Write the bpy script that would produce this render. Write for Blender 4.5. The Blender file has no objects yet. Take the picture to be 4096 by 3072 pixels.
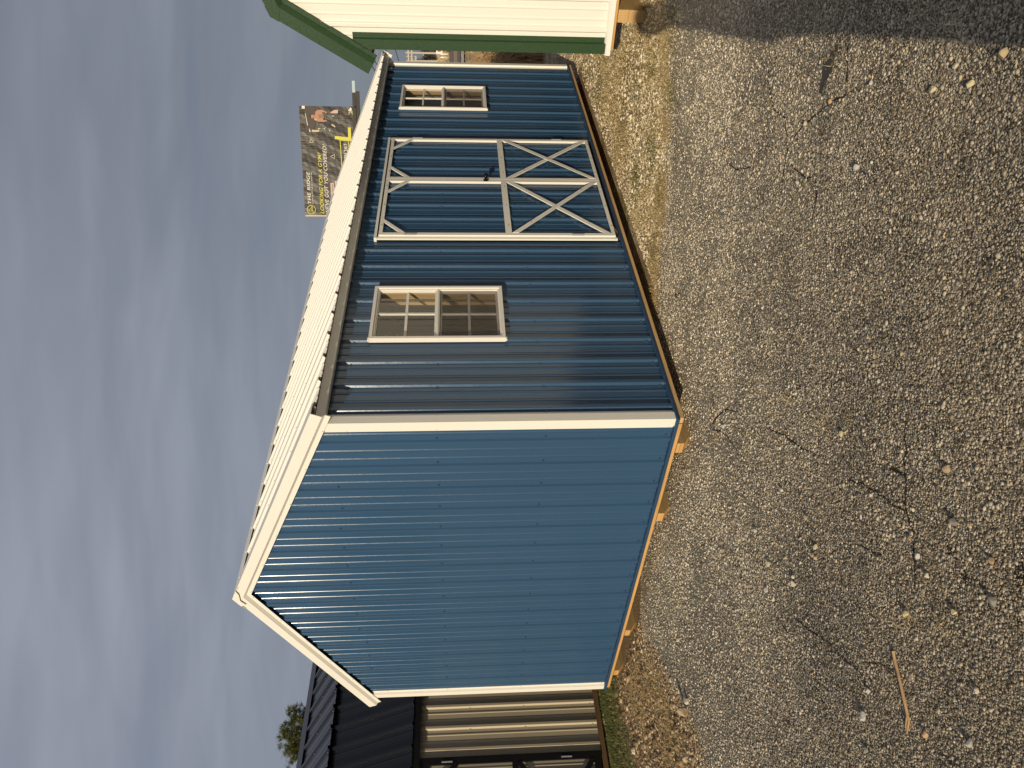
import bpy, math, random
import numpy as np
from mathutils import Vector, Matrix
rng = np.random.default_rng(7)
random.seed(7)
SC = bpy.context.scene
COL = SC.collection
G = -0.15                       # ground level

# ------------------------------------------------------------------ camera
CAM = Vector((-3.205, -3.262, 1.347))
YAW, PITCH, ROLL, FPX = 0.74413, -0.06943, -0.010355, 2975.1
_f = Vector((math.cos(PITCH)*math.cos(YAW), math.cos(PITCH)*math.sin(YAW), math.sin(PITCH)))
_r = Vector((math.sin(YAW), -math.cos(YAW), 0))
_u = _r.cross(_f)
_r2 = _r*math.cos(ROLL) + _u*math.sin(ROLL)
_u2 = -_r*math.sin(ROLL) + _u*math.cos(ROLL)
cd = bpy.data.cameras.new("camera")
cam = bpy.data.objects.new("camera", cd); COL.objects.link(cam)
cd.sensor_width = 36.0
cd.lens = FPX/4096*36.0
cd.clip_start = 0.02; cd.clip_end = 3000
# the phone was held on its side: the picture's right is the world's down
M = Matrix((-_u2, _r2, -_f)).transposed().to_4x4()
M.translation = CAM
cam.matrix_world = M
SC.camera = cam

# ------------------------------------------------------------------ light
SUN_AZ, SUN_EL = math.radians(15.5), math.radians(14.5)   # direction the light travels in plan, height
ld = Vector((math.cos(SUN_AZ)*math.cos(SUN_EL), math.sin(SUN_AZ)*math.cos(SUN_EL), -math.sin(SUN_EL)))
sd = bpy.data.lights.new("sun", 'SUN'); sd.energy = 4.1; sd.angle = math.radians(0.5)
sd.color = (1.0, 0.865, 0.645)
sun = bpy.data.objects.new("sun", sd); COL.objects.link(sun)
sun.rotation_euler = ld.to_track_quat('-Z', 'Y').to_euler()
sun.location = (-20, -5, 8)

w = bpy.data.worlds.new("World"); SC.world = w; w.use_nodes = True
nt = w.node_tree; N = nt.nodes; L = nt.links
N.clear()
def wn(t, **k):
    n = N.new(t)
    for a, b in k.items(): setattr(n, a, b)
    return n
out = wn('ShaderNodeOutputWorld'); bg = wn('ShaderNodeBackground'); bg.inputs['Strength'].default_value = 0.1
sky = wn('ShaderNodeTexSky', sky_type='NISHITA', sun_disc=False)
sky.sun_elevation = SUN_EL
# the sun stands opposite to the travel direction; rotation is measured from +Y, clockwise
to_sun = -ld
sky.sun_rotation = math.atan2(to_sun.x, to_sun.y)
sky.air_density = 1.0; sky.dust_density = 2.0
tc = wn('ShaderNodeTexCoord'); sep = wn('ShaderNodeSeparateXYZ'); L.new(tc.outputs['Generated'], sep.inputs[0])
zz = wn('ShaderNodeMath', operation='MAXIMUM'); L.new(sep.outputs['Z'], zz.inputs[0]); zz.inputs[1].default_value = 0.0
za = wn('ShaderNodeMath', operation='ADD'); L.new(zz.outputs[0], za.inputs[0]); za.inputs[1].default_value = 0.16
dv = wn('ShaderNodeVectorMath', operation='DIVIDE'); L.new(tc.outputs['Generated'], dv.inputs[0])
cz = wn('ShaderNodeCombineXYZ')
for i in range(3): L.new(za.outputs[0], cz.inputs[i])
L.new(cz.outputs[0], dv.inputs[1])
def cloudnoise(scale, rot, stretch, detail, rough):
    vr = wn('ShaderNodeVectorRotate', rotation_type='Z_AXIS'); L.new(dv.outputs[0], vr.inputs['Vector']); vr.inputs['Angle'].default_value = -rot
    mp = wn('ShaderNodeMapping'); L.new(vr.outputs[0], mp.inputs['Vector']); mp.inputs['Scale'].default_value = stretch; mp.inputs['Location'].default_value = (3.7, 1.9, 0)
    nz = wn('ShaderNodeTexNoise'); L.new(mp.outputs[0], nz.inputs['Vector'])
    nz.inputs['Scale'].default_value = scale; nz.inputs['Detail'].default_value = detail
    nz.inputs['Roughness'].default_value = rough; nz.inputs['Distortion'].default_value = 0.55
    return nz
n1 = cloudnoise(1.5, math.radians(140), (0.75, 2.0, 0.02), 3, 0.45)
n2 = cloudnoise(3.6, math.radians(128), (0.7, 2.3, 0.02), 3, 0.45)
mx = wn('ShaderNodeMath', operation='MULTIPLY_ADD'); L.new(n2.outputs['Fac'], mx.inputs[0]); mx.inputs[1].default_value = 0.42; L.new(n1.outputs['Fac'], mx.inputs[2])
cr = wn('ShaderNodeValToRGB'); L.new(mx.outputs[0], cr.inputs[0])
e = cr.color_ramp.elements
e[0].position = 0.46; e[0].color = (0.196, 0.222, 0.280, 1)
e[1].position = 0.90; e[1].color = (0.288, 0.308, 0.362, 1)
m_ = cr.color_ramp.elements.new(0.70); m_.color = (0.238, 0.255, 0.310, 1)
# the low sky is a flatter, darker band
hz = wn('ShaderNodeMapRange'); L.new(zz.outputs[0], hz.inputs['Value'])
hz.inputs['From Min'].default_value = 0.0; hz.inputs['From Max'].default_value = 0.42
low = wn('ShaderNodeMixRGB'); L.new(hz.outputs[0], low.inputs[0])
low.inputs[1].default_value = (0.188, 0.208, 0.254, 1); L.new(cr.outputs[0], low.inputs[2])
x10 = wn('ShaderNodeVectorMath', operation='SCALE'); L.new(low.outputs[0], x10.inputs[0])
az = wn('ShaderNodeMapRange'); L.new(sep.outputs['Y'], az.inputs['Value'])      # the overcast thins out to the north-west
az.inputs['From Min'].default_value = 0.35; az.inputs['From Max'].default_value = 1.0
az.inputs['To Min'].default_value = 9.0; az.inputs['To Max'].default_value = 12.6
L.new(az.outputs[0], x10.inputs['Scale'])
mixs = wn('ShaderNodeMixRGB'); mixs.inputs[0].default_value = 0.90
L.new(sky.outputs[0], mixs.inputs[1]); L.new(x10.outputs[0], mixs.inputs[2])
L.new(mixs.outputs[0], bg.inputs['Color']); L.new(bg.outputs[0], out.inputs['Surface'])

SC.view_settings.view_transform = 'Standard'; SC.view_settings.look = 'None'
SC.view_settings.exposure = 0.0; SC.view_settings.gamma = 1.0
SC.cycles.max_bounces = 8; SC.cycles.transparent_max_bounces = 12
SC.cycles.caustics_reflective = False; SC.cycles.caustics_refractive = False

# ------------------------------------------------------------------ materials
def mat(name):
    m = bpy.data.materials.new(name); m.use_nodes = True
    m.node_tree.nodes.clear()
    o = m.node_tree.nodes.new('ShaderNodeOutputMaterial')
    return m, m.node_tree.nodes, m.node_tree.links, o
def bsdf(nn, ll, o, color=None, rough=.5, metal=0., spec=.5, coat=0.):
    b = nn.new('ShaderNodeBsdfPrincipled')
    if color is not None and not hasattr(color, 'links'): b.inputs['Base Color'].default_value = (*color, 1)
    elif color is not None: ll.new(color, b.inputs['Base Color'])
    b.inputs['Roughness'].default_value = rough; b.inputs['Metallic'].default_value = metal
    b.inputs['Specular IOR Level'].default_value = spec
    b.inputs['Coat Weight'].default_value = coat
    ll.new(b.outputs[0], o.inputs['Surface'])
    return b
def node(nn, t, **k):
    n = nn.new(t)
    for a, b in k.items(): setattr(n, a, b)
    return n
def noise(nn, ll, vec, scale, detail=3, rough=.5, dist=0.):
    n = nn.new('ShaderNodeTexNoise'); n.inputs['Scale'].default_value = scale
    n.inputs['Detail'].default_value = detail; n.inputs['Roughness'].default_value = rough
    n.inputs['Distortion'].default_value = dist
    if vec is not None: ll.new(vec, n.inputs['Vector'])
    return n
def ramp(nn, ll, fac, stops):
    r = nn.new('ShaderNodeValToRGB'); ll.new(fac, r.inputs[0])
    el = r.color_ramp.elements
    while len(el) < len(stops): el.new(0.5)
    for e_, (p, c) in zip(el, stops):
        e_.position = p; e_.color = (*c, 1) if len(c) == 3 else c
    return r
def mixc(nn, ll, fac, a, b, mode='MIX'):
    m = nn.new('ShaderNodeMixRGB'); m.blend_type = mode
    for i, v in ((0, fac), (1, a), (2, b)):
        if hasattr(v, 'links'): ll.new(v, m.inputs[i])
        else: m.inputs[i].default_value = v if i == 0 else (*v, 1)
    return m.outputs[0]
def objco(nn, ll, scale=(1, 1, 1), geo=False):
    if geo:
        g = nn.new('ShaderNodeNewGeometry'); src = g.outputs['Position']
    else:
        g = nn.new('ShaderNodeTexCoord'); src = g.outputs['Object']
    mp = nn.new('ShaderNodeMapping'); ll.new(src, mp.inputs['Vector']); mp.inputs['Scale'].default_value = scale
    return mp.outputs[0]
def bump(nn, ll, h, b, strength=.3, dist=.01):
    n = nn.new('ShaderNodeBump'); n.inputs['Strength'].default_value = strength; n.inputs['Distance'].default_value = dist
    ll.new(h, n.inputs['Height']); ll.new(n.outputs[0], b.inputs['Normal']); return n

def paint(name, color, rough=.25, wav=.5, dirt=.25, coat=.0, spec=.5):
    m, nn, ll, o = mat(name)
    v = objco(nn, ll, (1, 1, .35))
    n = noise(nn, ll, v, 2.3, 4)
    dark = tuple(c*(1-dirt) for c in color)
    c = mixc(nn, ll, n.outputs['Fac'], color, dark)
    n3 = noise(nn, ll, objco(nn, ll, (1, 1, 1)), 60, 3)
    r = ramp(nn, ll, n3.outputs['Fac'], [(.3, (rough*.85,)*3), (.75, (rough*1.3,)*3)])
    b = bsdf(nn, ll, o, c, rough, spec=spec, coat=coat)
    ll.new(r.outputs[0], b.inputs['Roughness'])
    n2 = noise(nn, ll, objco(nn, ll, (1, 1, .22)), 5.0, 2)
    bump(nn, ll, n2.outputs['Fac'], b, wav, .006)
    return m
BLUEM = paint('blue_trim_paint', (.030, .072, .145), .55, .0, .10, spec=.3)
BLUE = paint('blue_paint', (.033, .083, .162), .195, .10, .10)
WHITE = paint('white_paint', (.78, .755, .69), .38, .1, .04)
ROOFW = paint('roof_white', (.76, .735, .67), .40, .15, .05)
GREEN = paint('green_paint', (.022, .056, .020), .38, .1, .1)
CREAM = paint('cream_siding', (.78, .755, .68), .36, .12, .04)
TAN = paint('tan_siding', (.50, .43, .31), .30, .15, .1)
BLACKR = paint('black_roof', (.008, .009, .013), .22, .3, .3)
BLACKT = paint('black_trim', (.010, .010, .011), .35, .2, .2)
KNOB = paint('knob_black', (.004, .004, .005), .08, 0, 0)
SCREWM = paint('screw_metal', (.35, .35, .35), .3, 0, .1)
SCREWK = paint('screw_black', (.03, .03, .035), .3, 0, .1)
SCREWB = paint('screw_blue', (.03, .07, .12), .3, 0, .1)
VINYL = paint('window_vinyl', (.76, .73, .67), .35, .05, .03)
DARKIN = paint('dark_interior', (.05, .045, .04), .8, 0, .2)
CATW = paint('catwalk_steel', (.035, .028, .022), .6, .1, .4)
STEELB = paint('pale_steel', (.45, .55, .60), .5, 0, .2)

def wood(name, base, dark, axis=0, rings=False):
    m, nn, ll, o = mat(name)
    s = [22, 22, 22]; s[axis] = 1.2
    v = objco(nn, ll, tuple(s))
    n = noise(nn, ll, v, 1.6, 5, .6, .8)
    r = ramp(nn, ll, n.outputs['Fac'], [(.32, dark), (.48, base), (.75, tuple(min(1, c*1.15) for c in base))])
    n2 = noise(nn, ll, objco(nn, ll), 3, 3)
    c = mixc(nn, ll, n2.outputs['Fac'], r.outputs[0], tuple(c*.72 for c in base))
    if rings:
        wv = nn.new('ShaderNodeTexWave'); wv.wave_type = 'RINGS'; wv.rings_direction = 'X'
        mp = nn.new('ShaderNodeTexCoord'); mpp = nn.new('ShaderNodeMapping'); ll.new(mp.outputs['Object'], mpp.inputs['Vector'])
        mpp.inputs['Location'].default_value = rings
        ll.new(mpp.outputs[0], wv.inputs['Vector']); wv.inputs['Scale'].default_value = 16; wv.inputs['Distortion'].default_value = 1.0
        c = mixc(nn, ll, wv.outputs['Fac'], c, tuple(c_*.78 for c_ in base))
    b = bsdf(nn, ll, o, c, .75, spec=.25)
    bump(nn, ll, n.outputs['Fac'], b, .4, .003)
    return m
RIMX = wood('treated_wood_side', (.68, .44, .20), (.42, .25, .10), 0)
RIMY = wood('treated_wood_end', (.62, .36, .13), (.34, .18, .06), 1)
SKIDM = wood('skid_wood', (.42, .29, .13), (.20, .13, .06), 0)
ENDG = wood('skid_end_grain', (.62, .40, .17), (.45, .26, .09), 1, (0, 1.465, .075))
STUD = wood('stud_pine', (.78, .52, .26), (.58, .34, .14), 2)
BARNW = wood('barn_skirt_wood', (.20, .115, .055), (.10, .06, .03), 0)

def glass(name, tint=(.85, .87, .86), boost=1.9):
    m, nn, ll, o = mat(name)
    t = nn.new('ShaderNodeBsdfTransparent'); t.inputs[0].default_value = (*tint, 1)
    g = nn.new('ShaderNodeBsdfGlossy'); g.inputs['Roughness'].default_value = 0.0; g.inputs['Color'].default_value = (1, 1, 1, 1)
    ge = nn.new('ShaderNodeNewGeometry'); dt = node(nn, 'ShaderNodeVectorMath', operation='DOT_PRODUCT'); ll.new(ge.outputs['Normal'], dt.inputs[0]); ll.new(ge.outputs['Incoming'], dt.inputs[1])
    ab = node(nn, 'ShaderNodeMath', operation='ABSOLUTE'); ll.new(dt.outputs['Value'], ab.inputs[0])
    om = node(nn, 'ShaderNodeMath', operation='SUBTRACT'); om.inputs[0].default_value = 1; ll.new(ab.outputs[0], om.inputs[1])
    p5 = node(nn, 'ShaderNodeMath', operation='POWER'); ll.new(om.outputs[0], p5.inputs[0]); p5.inputs[1].default_value = 5
    fr = node(nn, 'ShaderNodeMath', operation='MULTIPLY_ADD'); ll.new(p5.outputs[0], fr.inputs[0]); fr.inputs[1].default_value = .96; fr.inputs[2].default_value = .04
    mu = node(nn, 'ShaderNodeMath', operation='MULTIPLY', use_clamp=True); ll.new(fr.outputs[0], mu.inputs[0]); mu.inputs[1].default_value = boost
    n = noise(nn, ll, objco(nn, ll), 1.6, 1)
    bp = nn.new('ShaderNodeBump'); bp.inputs['Strength'].default_value = .05; bp.inputs['Distance'].default_value = .004
    ll.new(n.outputs['Fac'], bp.inputs['Height']); ll.new(bp.outputs[0], g.inputs['Normal'])
    mx = nn.new('ShaderNodeMixShader'); ll.new(mu.outputs[0], mx.inputs[0]); ll.new(t.outputs[0], mx.inputs[1]); ll.new(g.outputs[0], mx.inputs[2])
    ll.new(mx.outputs[0], o.inputs['Surface']); return m
GLASS = glass('pane_glass')
def screenm():
    m, nn, ll, o = mat('insect_screen')
    t = nn.new('ShaderNodeBsdfTransparent'); d = nn.new('ShaderNodeBsdfDiffuse'); d.inputs[0].default_value = (.10, .085, .07, 1)
    n = noise(nn, ll, objco(nn, ll, (1, 1, .4)), 9, 3)
    r = ramp(nn, ll, n.outputs['Fac'], [(.3, (.36,)*3), (.7, (.52,)*3)])
    mx = nn.new('ShaderNodeMixShader'); ll.new(r.outputs[0], mx.inputs[0]); ll.new(t.outputs[0], mx.inputs[1]); ll.new(d.outputs[0], mx.inputs[2])
    ll.new(mx.outputs[0], o.inputs['Surface']); return m
SCREEN = screenm()

def flat(name, c, rough=.7, isl=None):
    m, nn, ll, o = mat(name)
    if isl:
        g = nn.new('ShaderNodeNewGeometry')
        r = ramp(nn, ll, g.outputs['Random Per Island'], isl)
        r.color_ramp.interpolation = 'LINEAR'
        bsdf(nn, ll, o, r.outputs[0], rough, spec=.3)
    else: bsdf(nn, ll, o, c, rough, spec=.3)
    return m

# ------------------------------------------------------------------ mesh builder
class MB:
    def __init__(s): s.v = []; s.f = []; s.m = []; s.sm = []
    def add(s, vs, fs, mi=0, smooth=False):
        b = len(s.v); s.v += [tuple(p) for p in vs]
        for f in fs: s.f.append(tuple(b+i for i in f)); s.m.append(mi); s.sm.append(smooth)
    def box(s, lo, hi, mi=0):
        x0, y0, z0 = lo; x1, y1, z1 = hi
        s.add([(x0,y0,z0),(x1,y0,z0),(x1,y1,z0),(x0,y1,z0),(x0,y0,z1),(x1,y0,z1),(x1,y1,z1),(x0,y1,z1)],
              [(0,3,2,1),(4,5,6,7),(0,1,5,4),(1,2,6,5),(2,3,7,6),(3,0,4,7)], mi)
    def sweep(s, prof, path, mi=0, close=False, caps=True):
        """prof: list of Vectors offsets (3D); path: list of start/end Vectors."""
        n = len(prof); k = len(path)
        vs = [Vector(q)+Vector(p) for q in path for p in prof]
        fs = []
        for j in range(k-1):
            for i in range(n if close else n-1):
                a = j*n+i; b_ = j*n+(i+1) % n
                fs.append((a, b_, b_+n, a+n))
        if close and caps: fs += [tuple(range(n)), tuple(range((k-1)*n, k*n))]
        s.add(vs, fs, mi)
    def bar(s, a, b, w, h, up=(0, 0, 1), mi=0):
        a = Vector(a); b = Vector(b); d = (b-a).normalized(); up = Vector(up)
        sd_ = d.cross(up).normalized(); up = sd_.cross(d).normalized()
        pr = [sd_*(-w/2)+up*(-h/2), sd_*(w/2)+up*(-h/2), sd_*(w/2)+up*(h/2), sd_*(-w/2)+up*(h/2)]
        s.sweep(pr, [a, b], mi, True)
    def tube(s, pts, r, n=8, mi=0, smooth=True):
        pts = [Vector(p) for p in pts]; rs = r if hasattr(r, '__len__') else [r]*len(pts)
        vs = []; 
        for i, p in enumerate(pts):
            d = (pts[min(i+1, len(pts)-1)]-pts[max(i-1, 0)]).normalized()
            a = d.cross(Vector((0, 0, 1)) if abs(d.z) < .95 else Vector((1, 0, 0))).normalized(); b = d.cross(a)
            for k in range(n):
                t = 2*math.pi*k/n; vs.append(p+(a*math.cos(t)+b*math.sin(t))*rs[i])
        fs = [(j*n+k, j*n+(k+1) % n, (j+1)*n+(k+1) % n, (j+1)*n+k) for j in range(len(pts)-1) for k in range(n)]
        fs += [tuple(range(n)), tuple(range((len(pts)-1)*n, len(pts)*n))]
        s.add(vs, fs, mi, smooth)
    def ball(s, c, r, mi=0, n=12, sq=(1, 1, 1)):
        vs = []; fs = []; m = n//2
        for j in range(m+1):
            ph = math.pi*j/m
            for k in range(n):
                t = 2*math.pi*k/n
                vs.append((c[0]+r*sq[0]*math.sin(ph)*math.cos(t), c[1]+r*sq[1]*math.sin(ph)*math.sin(t), c[2]+r*sq[2]*math.cos(ph)))
        for j in range(m):
            for k in range(n): fs.append((j*n+k, j*n+(k+1) % n, (j+1)*n+(k+1) % n, (j+1)*n+k))
        s.add(vs, fs, mi, True)
    def screw(s, P, Nn, mi=1, r=.0062):
        P = Vector(P); Nn = Vector(Nn).normalized()
        a = Nn.cross(Vector((0, 0, 1)) if abs(Nn.z) < .9 else Vector((1, 0, 0))).normalized(); b = Nn.cross(a)
        def ring(rr, h, n): return [P+Nn*h+(a*math.cos(2*math.pi*k/n)+b*math.sin(2*math.pi*k/n))*rr for k in range(n)]
        for r0, h0, h1, n in ((r*1.45, 0, .0018, 10), (r, .0018, .0075, 6)):
            v = ring(r0, h0, n)+ring(r0*.93, h1, n)
            s.add(v, [(k, (k+1) % n, n+(k+1) % n, n+k) for k in range(n)]+[tuple(range(n, 2*n))], mi)
    def build(s, name, mats, parent=None):
        me = bpy.data.meshes.new(name); me.from_pydata(s.v, [], s.f)
        for m_ in (mats if isinstance(mats, (list, tuple)) else [mats]): me.materials.append(m_)
        me.polygons.foreach_set('material_index', s.m); me.polygons.foreach_set('use_smooth', s.sm)
        me.update()
        o = bpy.data.objects.new(name, me); COL.objects.link(o)
        if parent is not None: o.parent = parent
        return o
def tag(o, label=None, cat=None, group=None, kind=None):
    for k_, v_ in (('label', label), ('category', cat), ('group', group), ('kind', kind)):
        if v_: o[k_] = v_
    return o
def empty(name, loc=(0, 0, 0), rz=0, **k):
    o = bpy.data.objects.new(name, None); o.empty_display_size = .2; COL.objects.link(o)
    o.location = loc; o.rotation_euler = (0, 0, rz); tag(o, **k); return o

# profile of a ribbed metal sheet: list of (u, h)
def arcpts(p0, p1, p2, r, n=3):
    """rounds corner p1"""
    p0, p1, p2 = Vector(p0), Vector(p1), Vector(p2)
    a = (p0-p1); b = (p2-p1); r = min(r, a.length*.45, b.length*.45)
    a = p1+a.normalized()*r; b = p1+b.normalized()*r
    return [tuple(a*(1-t)**2+p1*2*t*(1-t)+b*t*t) for t in [i/n for i in range(n+1)]]
def sheet_profile(u0, u1, r0, H=.0175, hb=.0245, ht=.0140, pitch=.2286, minor=.0042, bend=.0030):
    pts = []
    k0 = math.floor((u0-r0)/pitch)-1; k1 = math.ceil((u1-r0)/pitch)+1
    for k in range(k0, k1+1):
        c = r0+k*pitch
        pts += [(c-hb, 0), (c-ht, H), (c+ht, H), (c+hb, 0)]
        for q in (.0762, .1524):
            pts += [(c+q-.010, 0), (c+q-.0045, minor), (c+q+.0045, minor), (c+q+.010, 0)]
    rp = []
    for i, p in enumerate(pts):
        if 0 < i < len(pts)-1 and bend > 0: rp += arcpts(pts[i-1], p, pts[i+1], bend if p[1] in (0, H) and abs(pts[i-1][1]-pts[i+1][1]) > minor*1.5 else bend*.7, 2)
        else: rp.append(p)
    res = []
    for i in range(len(rp)-1):
        (ua, ha), (ub, hb_) = rp[i], rp[i+1]
        if ub <= u0 or ua >= u1: continue
        if ua < u0: t = (u0-ua)/(ub-ua); ha = ha+(hb_-ha)*t; ua = u0
        if not res: res.append((ua, ha))
        if ub > u1: t = (u1-ua)/(ub-ua); hb_ = ha+(hb_-ha)*t; ub = u1
        res.append((ub, hb_))
    return res
def ribbed(mb, O, U, V, Nn, u0, u1, vb, vt, r0, mi=0, brk=(), **k):
    O, U, V, Nn = Vector(O), Vector(U), Vector(V), Vector(Nn)
    fb = vb if callable(vb) else (lambda u: vb); ft = vt if callable(vt) else (lambda u: vt)
    pr = sheet_profile(u0, u1, r0, **k)
    for b_ in brk:
        for i in range(len(pr)-1):
            if pr[i][0] < b_-1e-5 < pr[i+1][0]-2e-5:
                t = (b_-pr[i][0])/(pr[i+1][0]-pr[i][0]); pr.insert(i+1, (b_, pr[i][1]+(pr[i+1][1]-pr[i][1])*t)); break
    vs = []
    for u, h in pr:
        vs += [O+U*u+V*fb(u)+Nn*h, O+U*u+V*ft(u)+Nn*h]
    mb.add(vs, [(2*i, 2*i+2, 2*i+3, 2*i+1) for i in range(len(pr)-1)], mi)

# ------------------------------------------------------------------ setting: ground and asphalt
def ground_mat():
    m, nn, ll, o = mat('gravel_dirt')
    p = objco(nn, ll, geo=True)
    vo = nn.new('ShaderNodeTexVoronoi'); ll.new(p, vo.inputs['Vector']); vo.inputs['Scale'].default_value = 75
    vo2 = nn.new('ShaderNodeTexVoronoi'); ll.new(p, vo2.inputs['Vector']); vo2.inputs['Scale'].default_value = 33
    sp = nn.new('ShaderNodeSeparateColor'); ll.new(vo.outputs['Color'], sp.inputs[0])
    stones = ramp(nn, ll, sp.outputs[0], [(0, (.15, .11, .06)), (.35, (.36, .28, .17)), (.7, (.56, .46, .30)), (1, (.74, .64, .46))])
    zone = noise(nn, ll, p, .9, 5, .6, .6)
    z2 = noise(nn, ll, p, 3.1, 4, .6)
    soil = mixc(nn, ll, z2.outputs['Fac'], (.30, .21, .12), (.20, .14, .075))
    zr = ramp(nn, ll, zone.outputs['Fac'], [(.42, (0, 0, 0)), (.62, (1, 1, 1))])
    c = mixc(nn, ll, zr.outputs[0], stones.outputs[0], soil)
    moss = noise(nn, ll, p, 2.0, 5, .65, .4)
    mr = ramp(nn, ll, moss.outputs['Fac'], [(.55, (0, 0, 0)), (.68, (.75, .75, .75))])
    c = mixc(nn, ll, mr.outputs[0], c, (.15, .145, .045))
    sx_ = nn.new('ShaderNodeSeparateXYZ'); ll.new(p, sx_.inputs[0])
    lm = nn.new('ShaderNodeMapRange'); ll.new(sx_.outputs[0], lm.inputs['Value']); lm.inputs['From Min'].default_value = 1.2; lm.inputs['From Max'].default_value = .2; lm.inputs['To Max'].default_value = .8
    c = mixc(nn, ll, lm.outputs[0], c, soil)
    b = bsdf(nn, ll, o, c, .9, spec=.2)
    inv = node(nn, 'ShaderNodeMath', operation='SUBTRACT'); inv.inputs[0].default_value = 1; ll.new(vo.outputs['Distance'], inv.inputs[1])
    bump(nn, ll, inv.outputs[0], b, .9, .012)
    return m
def asphalt_mat():
    m, nn, ll, o = mat('asphalt_surface')
    p = objco(nn, ll, geo=True)
    wob = noise(nn, ll, p, 120, 2)
    pv = node(nn, 'ShaderNodeVectorMath', operation='MULTIPLY_ADD'); ll.new(wob.outputs['Color'], pv.inputs[0]); pv.inputs[1].default_value = (.004, .004, .004); ll.new(p, pv.inputs[2])
    vo = nn.new('ShaderNodeTexVoronoi'); ll.new(pv.outputs[0], vo.inputs['Vector']); vo.inputs['Scale'].default_value = 105
    sp = nn.new('ShaderNodeSeparateColor'); ll.new(vo.outputs['Color'], sp.inputs[0])
    st = ramp(nn, ll, sp.outputs[1], [(0, (.16, .14, .11)), (.35, (.33, .29, .23)), (.75, (.54, .48, .39)), (1, (.76, .69, .57))])
    mask = nn.new('ShaderNodeMapRange'); ll.new(vo.outputs['Distance'], mask.inputs['Value'])
    mask.inputs['From Min'].default_value = .42; mask.inputs['From Max'].default_value = .62
    mask.inputs['To Min'].default_value = 1; mask.inputs['To Max'].default_value = 0
    big = noise(nn, ll, p, .55, 5, .6, .5)
    # how far the binder has worn away
    wear = ramp(nn, ll, big.outputs['Fac'], [(.35, (.55,)*3), (.65, (1,)*3)])
    mk = node(nn, 'ShaderNodeMath', operation='MULTIPLY'); ll.new(mask.outputs[0], mk.inputs[0]); ll.new(wear.outputs[0], mk.inputs[1])
    c = mixc(nn, ll, mk.outputs[0], (.070, .057, .040), st.outputs[0])
    # dust blown over it, more of it towards the gravel edge
    sepp = nn.new('ShaderNodeSeparateXYZ'); ll.new(p, sepp.inputs[0])
    a_ = node(nn, 'ShaderNodeMath', operation='MULTIPLY_ADD'); ll.new(sepp.outputs[1], a_.inputs[0]); a_.inputs[1].default_value = .55; ll.new(sepp.outputs[0], a_.inputs[2])
    du = nn.new('ShaderNodeMapRange'); ll.new(a_.outputs[0], du.inputs['Value']); du.inputs['From Min'].default_value = -2.6; du.inputs['From Max'].default_value = .9
    dn = noise(nn, ll, p, 1.7, 6, .65, .7)
    dm = node(nn, 'ShaderNodeMath', operation='MULTIPLY'); ll.new(du.outputs[0], dm.inputs[0]); ll.new(dn.outputs['Fac'], dm.inputs[1])
    dr = ramp(nn, ll, dm.outputs[0], [(.10, (0, 0, 0)), (.62, (.40,)*3)])
    c = mixc(nn, ll, dr.outputs[0], c, (.50, .43, .32))
    # brown dirt patches
    bn = noise(nn, ll, p, 1.1, 5, .6, 1.0)
    br_ = ramp(nn, ll, bn.outputs['Fac'], [(.60, (0, 0, 0)), (.75, (.55,)*3)])
    c = mixc(nn, ll, br_.outputs[0], c, (.22, .155, .085))
    # cracks
    wn_ = noise(nn, ll, p, 2.4, 5, .65)
    cv = node(nn, 'ShaderNodeVectorMath', operation='MULTIPLY_ADD'); ll.new(wn_.outputs['Color'], cv.inputs[0]); cv.inputs[1].default_value = (.75, .75, 0); ll.new(p, cv.inputs[2])
    ce = nn.new('ShaderNodeTexVoronoi'); ce.feature = 'DISTANCE_TO_EDGE'; ll.new(cv.outputs[0], ce.inputs['Vector']); ce.inputs['Scale'].default_value = .75
    gate = noise(nn, ll, p, 1.3, 3)
    thr = nn.new('ShaderNodeMapRange'); ll.new(gate.outputs['Fac'], thr.inputs['Value']); thr.inputs['From Min'].default_value = .42; thr.inputs['From Max'].default_value = .62
    thr.inputs['To Min'].default_value = 0.0; thr.inputs['To Max'].default_value = .005
    cm = node(nn, 'ShaderNodeMath', operation='LESS_THAN'); ll.new(ce.outputs['Distance'], cm.inputs[0]); ll.new(thr.outputs[0], cm.inputs[1])
    c = mixc(nn, ll, cm.outputs[0], c, (.035, .026, .018))
    b = bsdf(nn, ll, o, c, .85, spec=.25)
    inv = node(nn, 'ShaderNodeMath', operation='SUBTRACT'); inv.inputs[0].default_value = 1; ll.new(vo.outputs['Distance'], inv.inputs[1])
    h2 = node(nn, 'ShaderNodeMath', operation='MULTIPLY_ADD'); ll.new(cm.outputs[0], h2.inputs[0]); h2.inputs[1].default_value = -1.2; ll.new(inv.outputs[0], h2.inputs[2])
    bump(nn, ll, h2.outputs[0], b, 1.0, .010)
    return m
GROUND = ground_mat(); ASPH = asphalt_mat()

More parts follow.
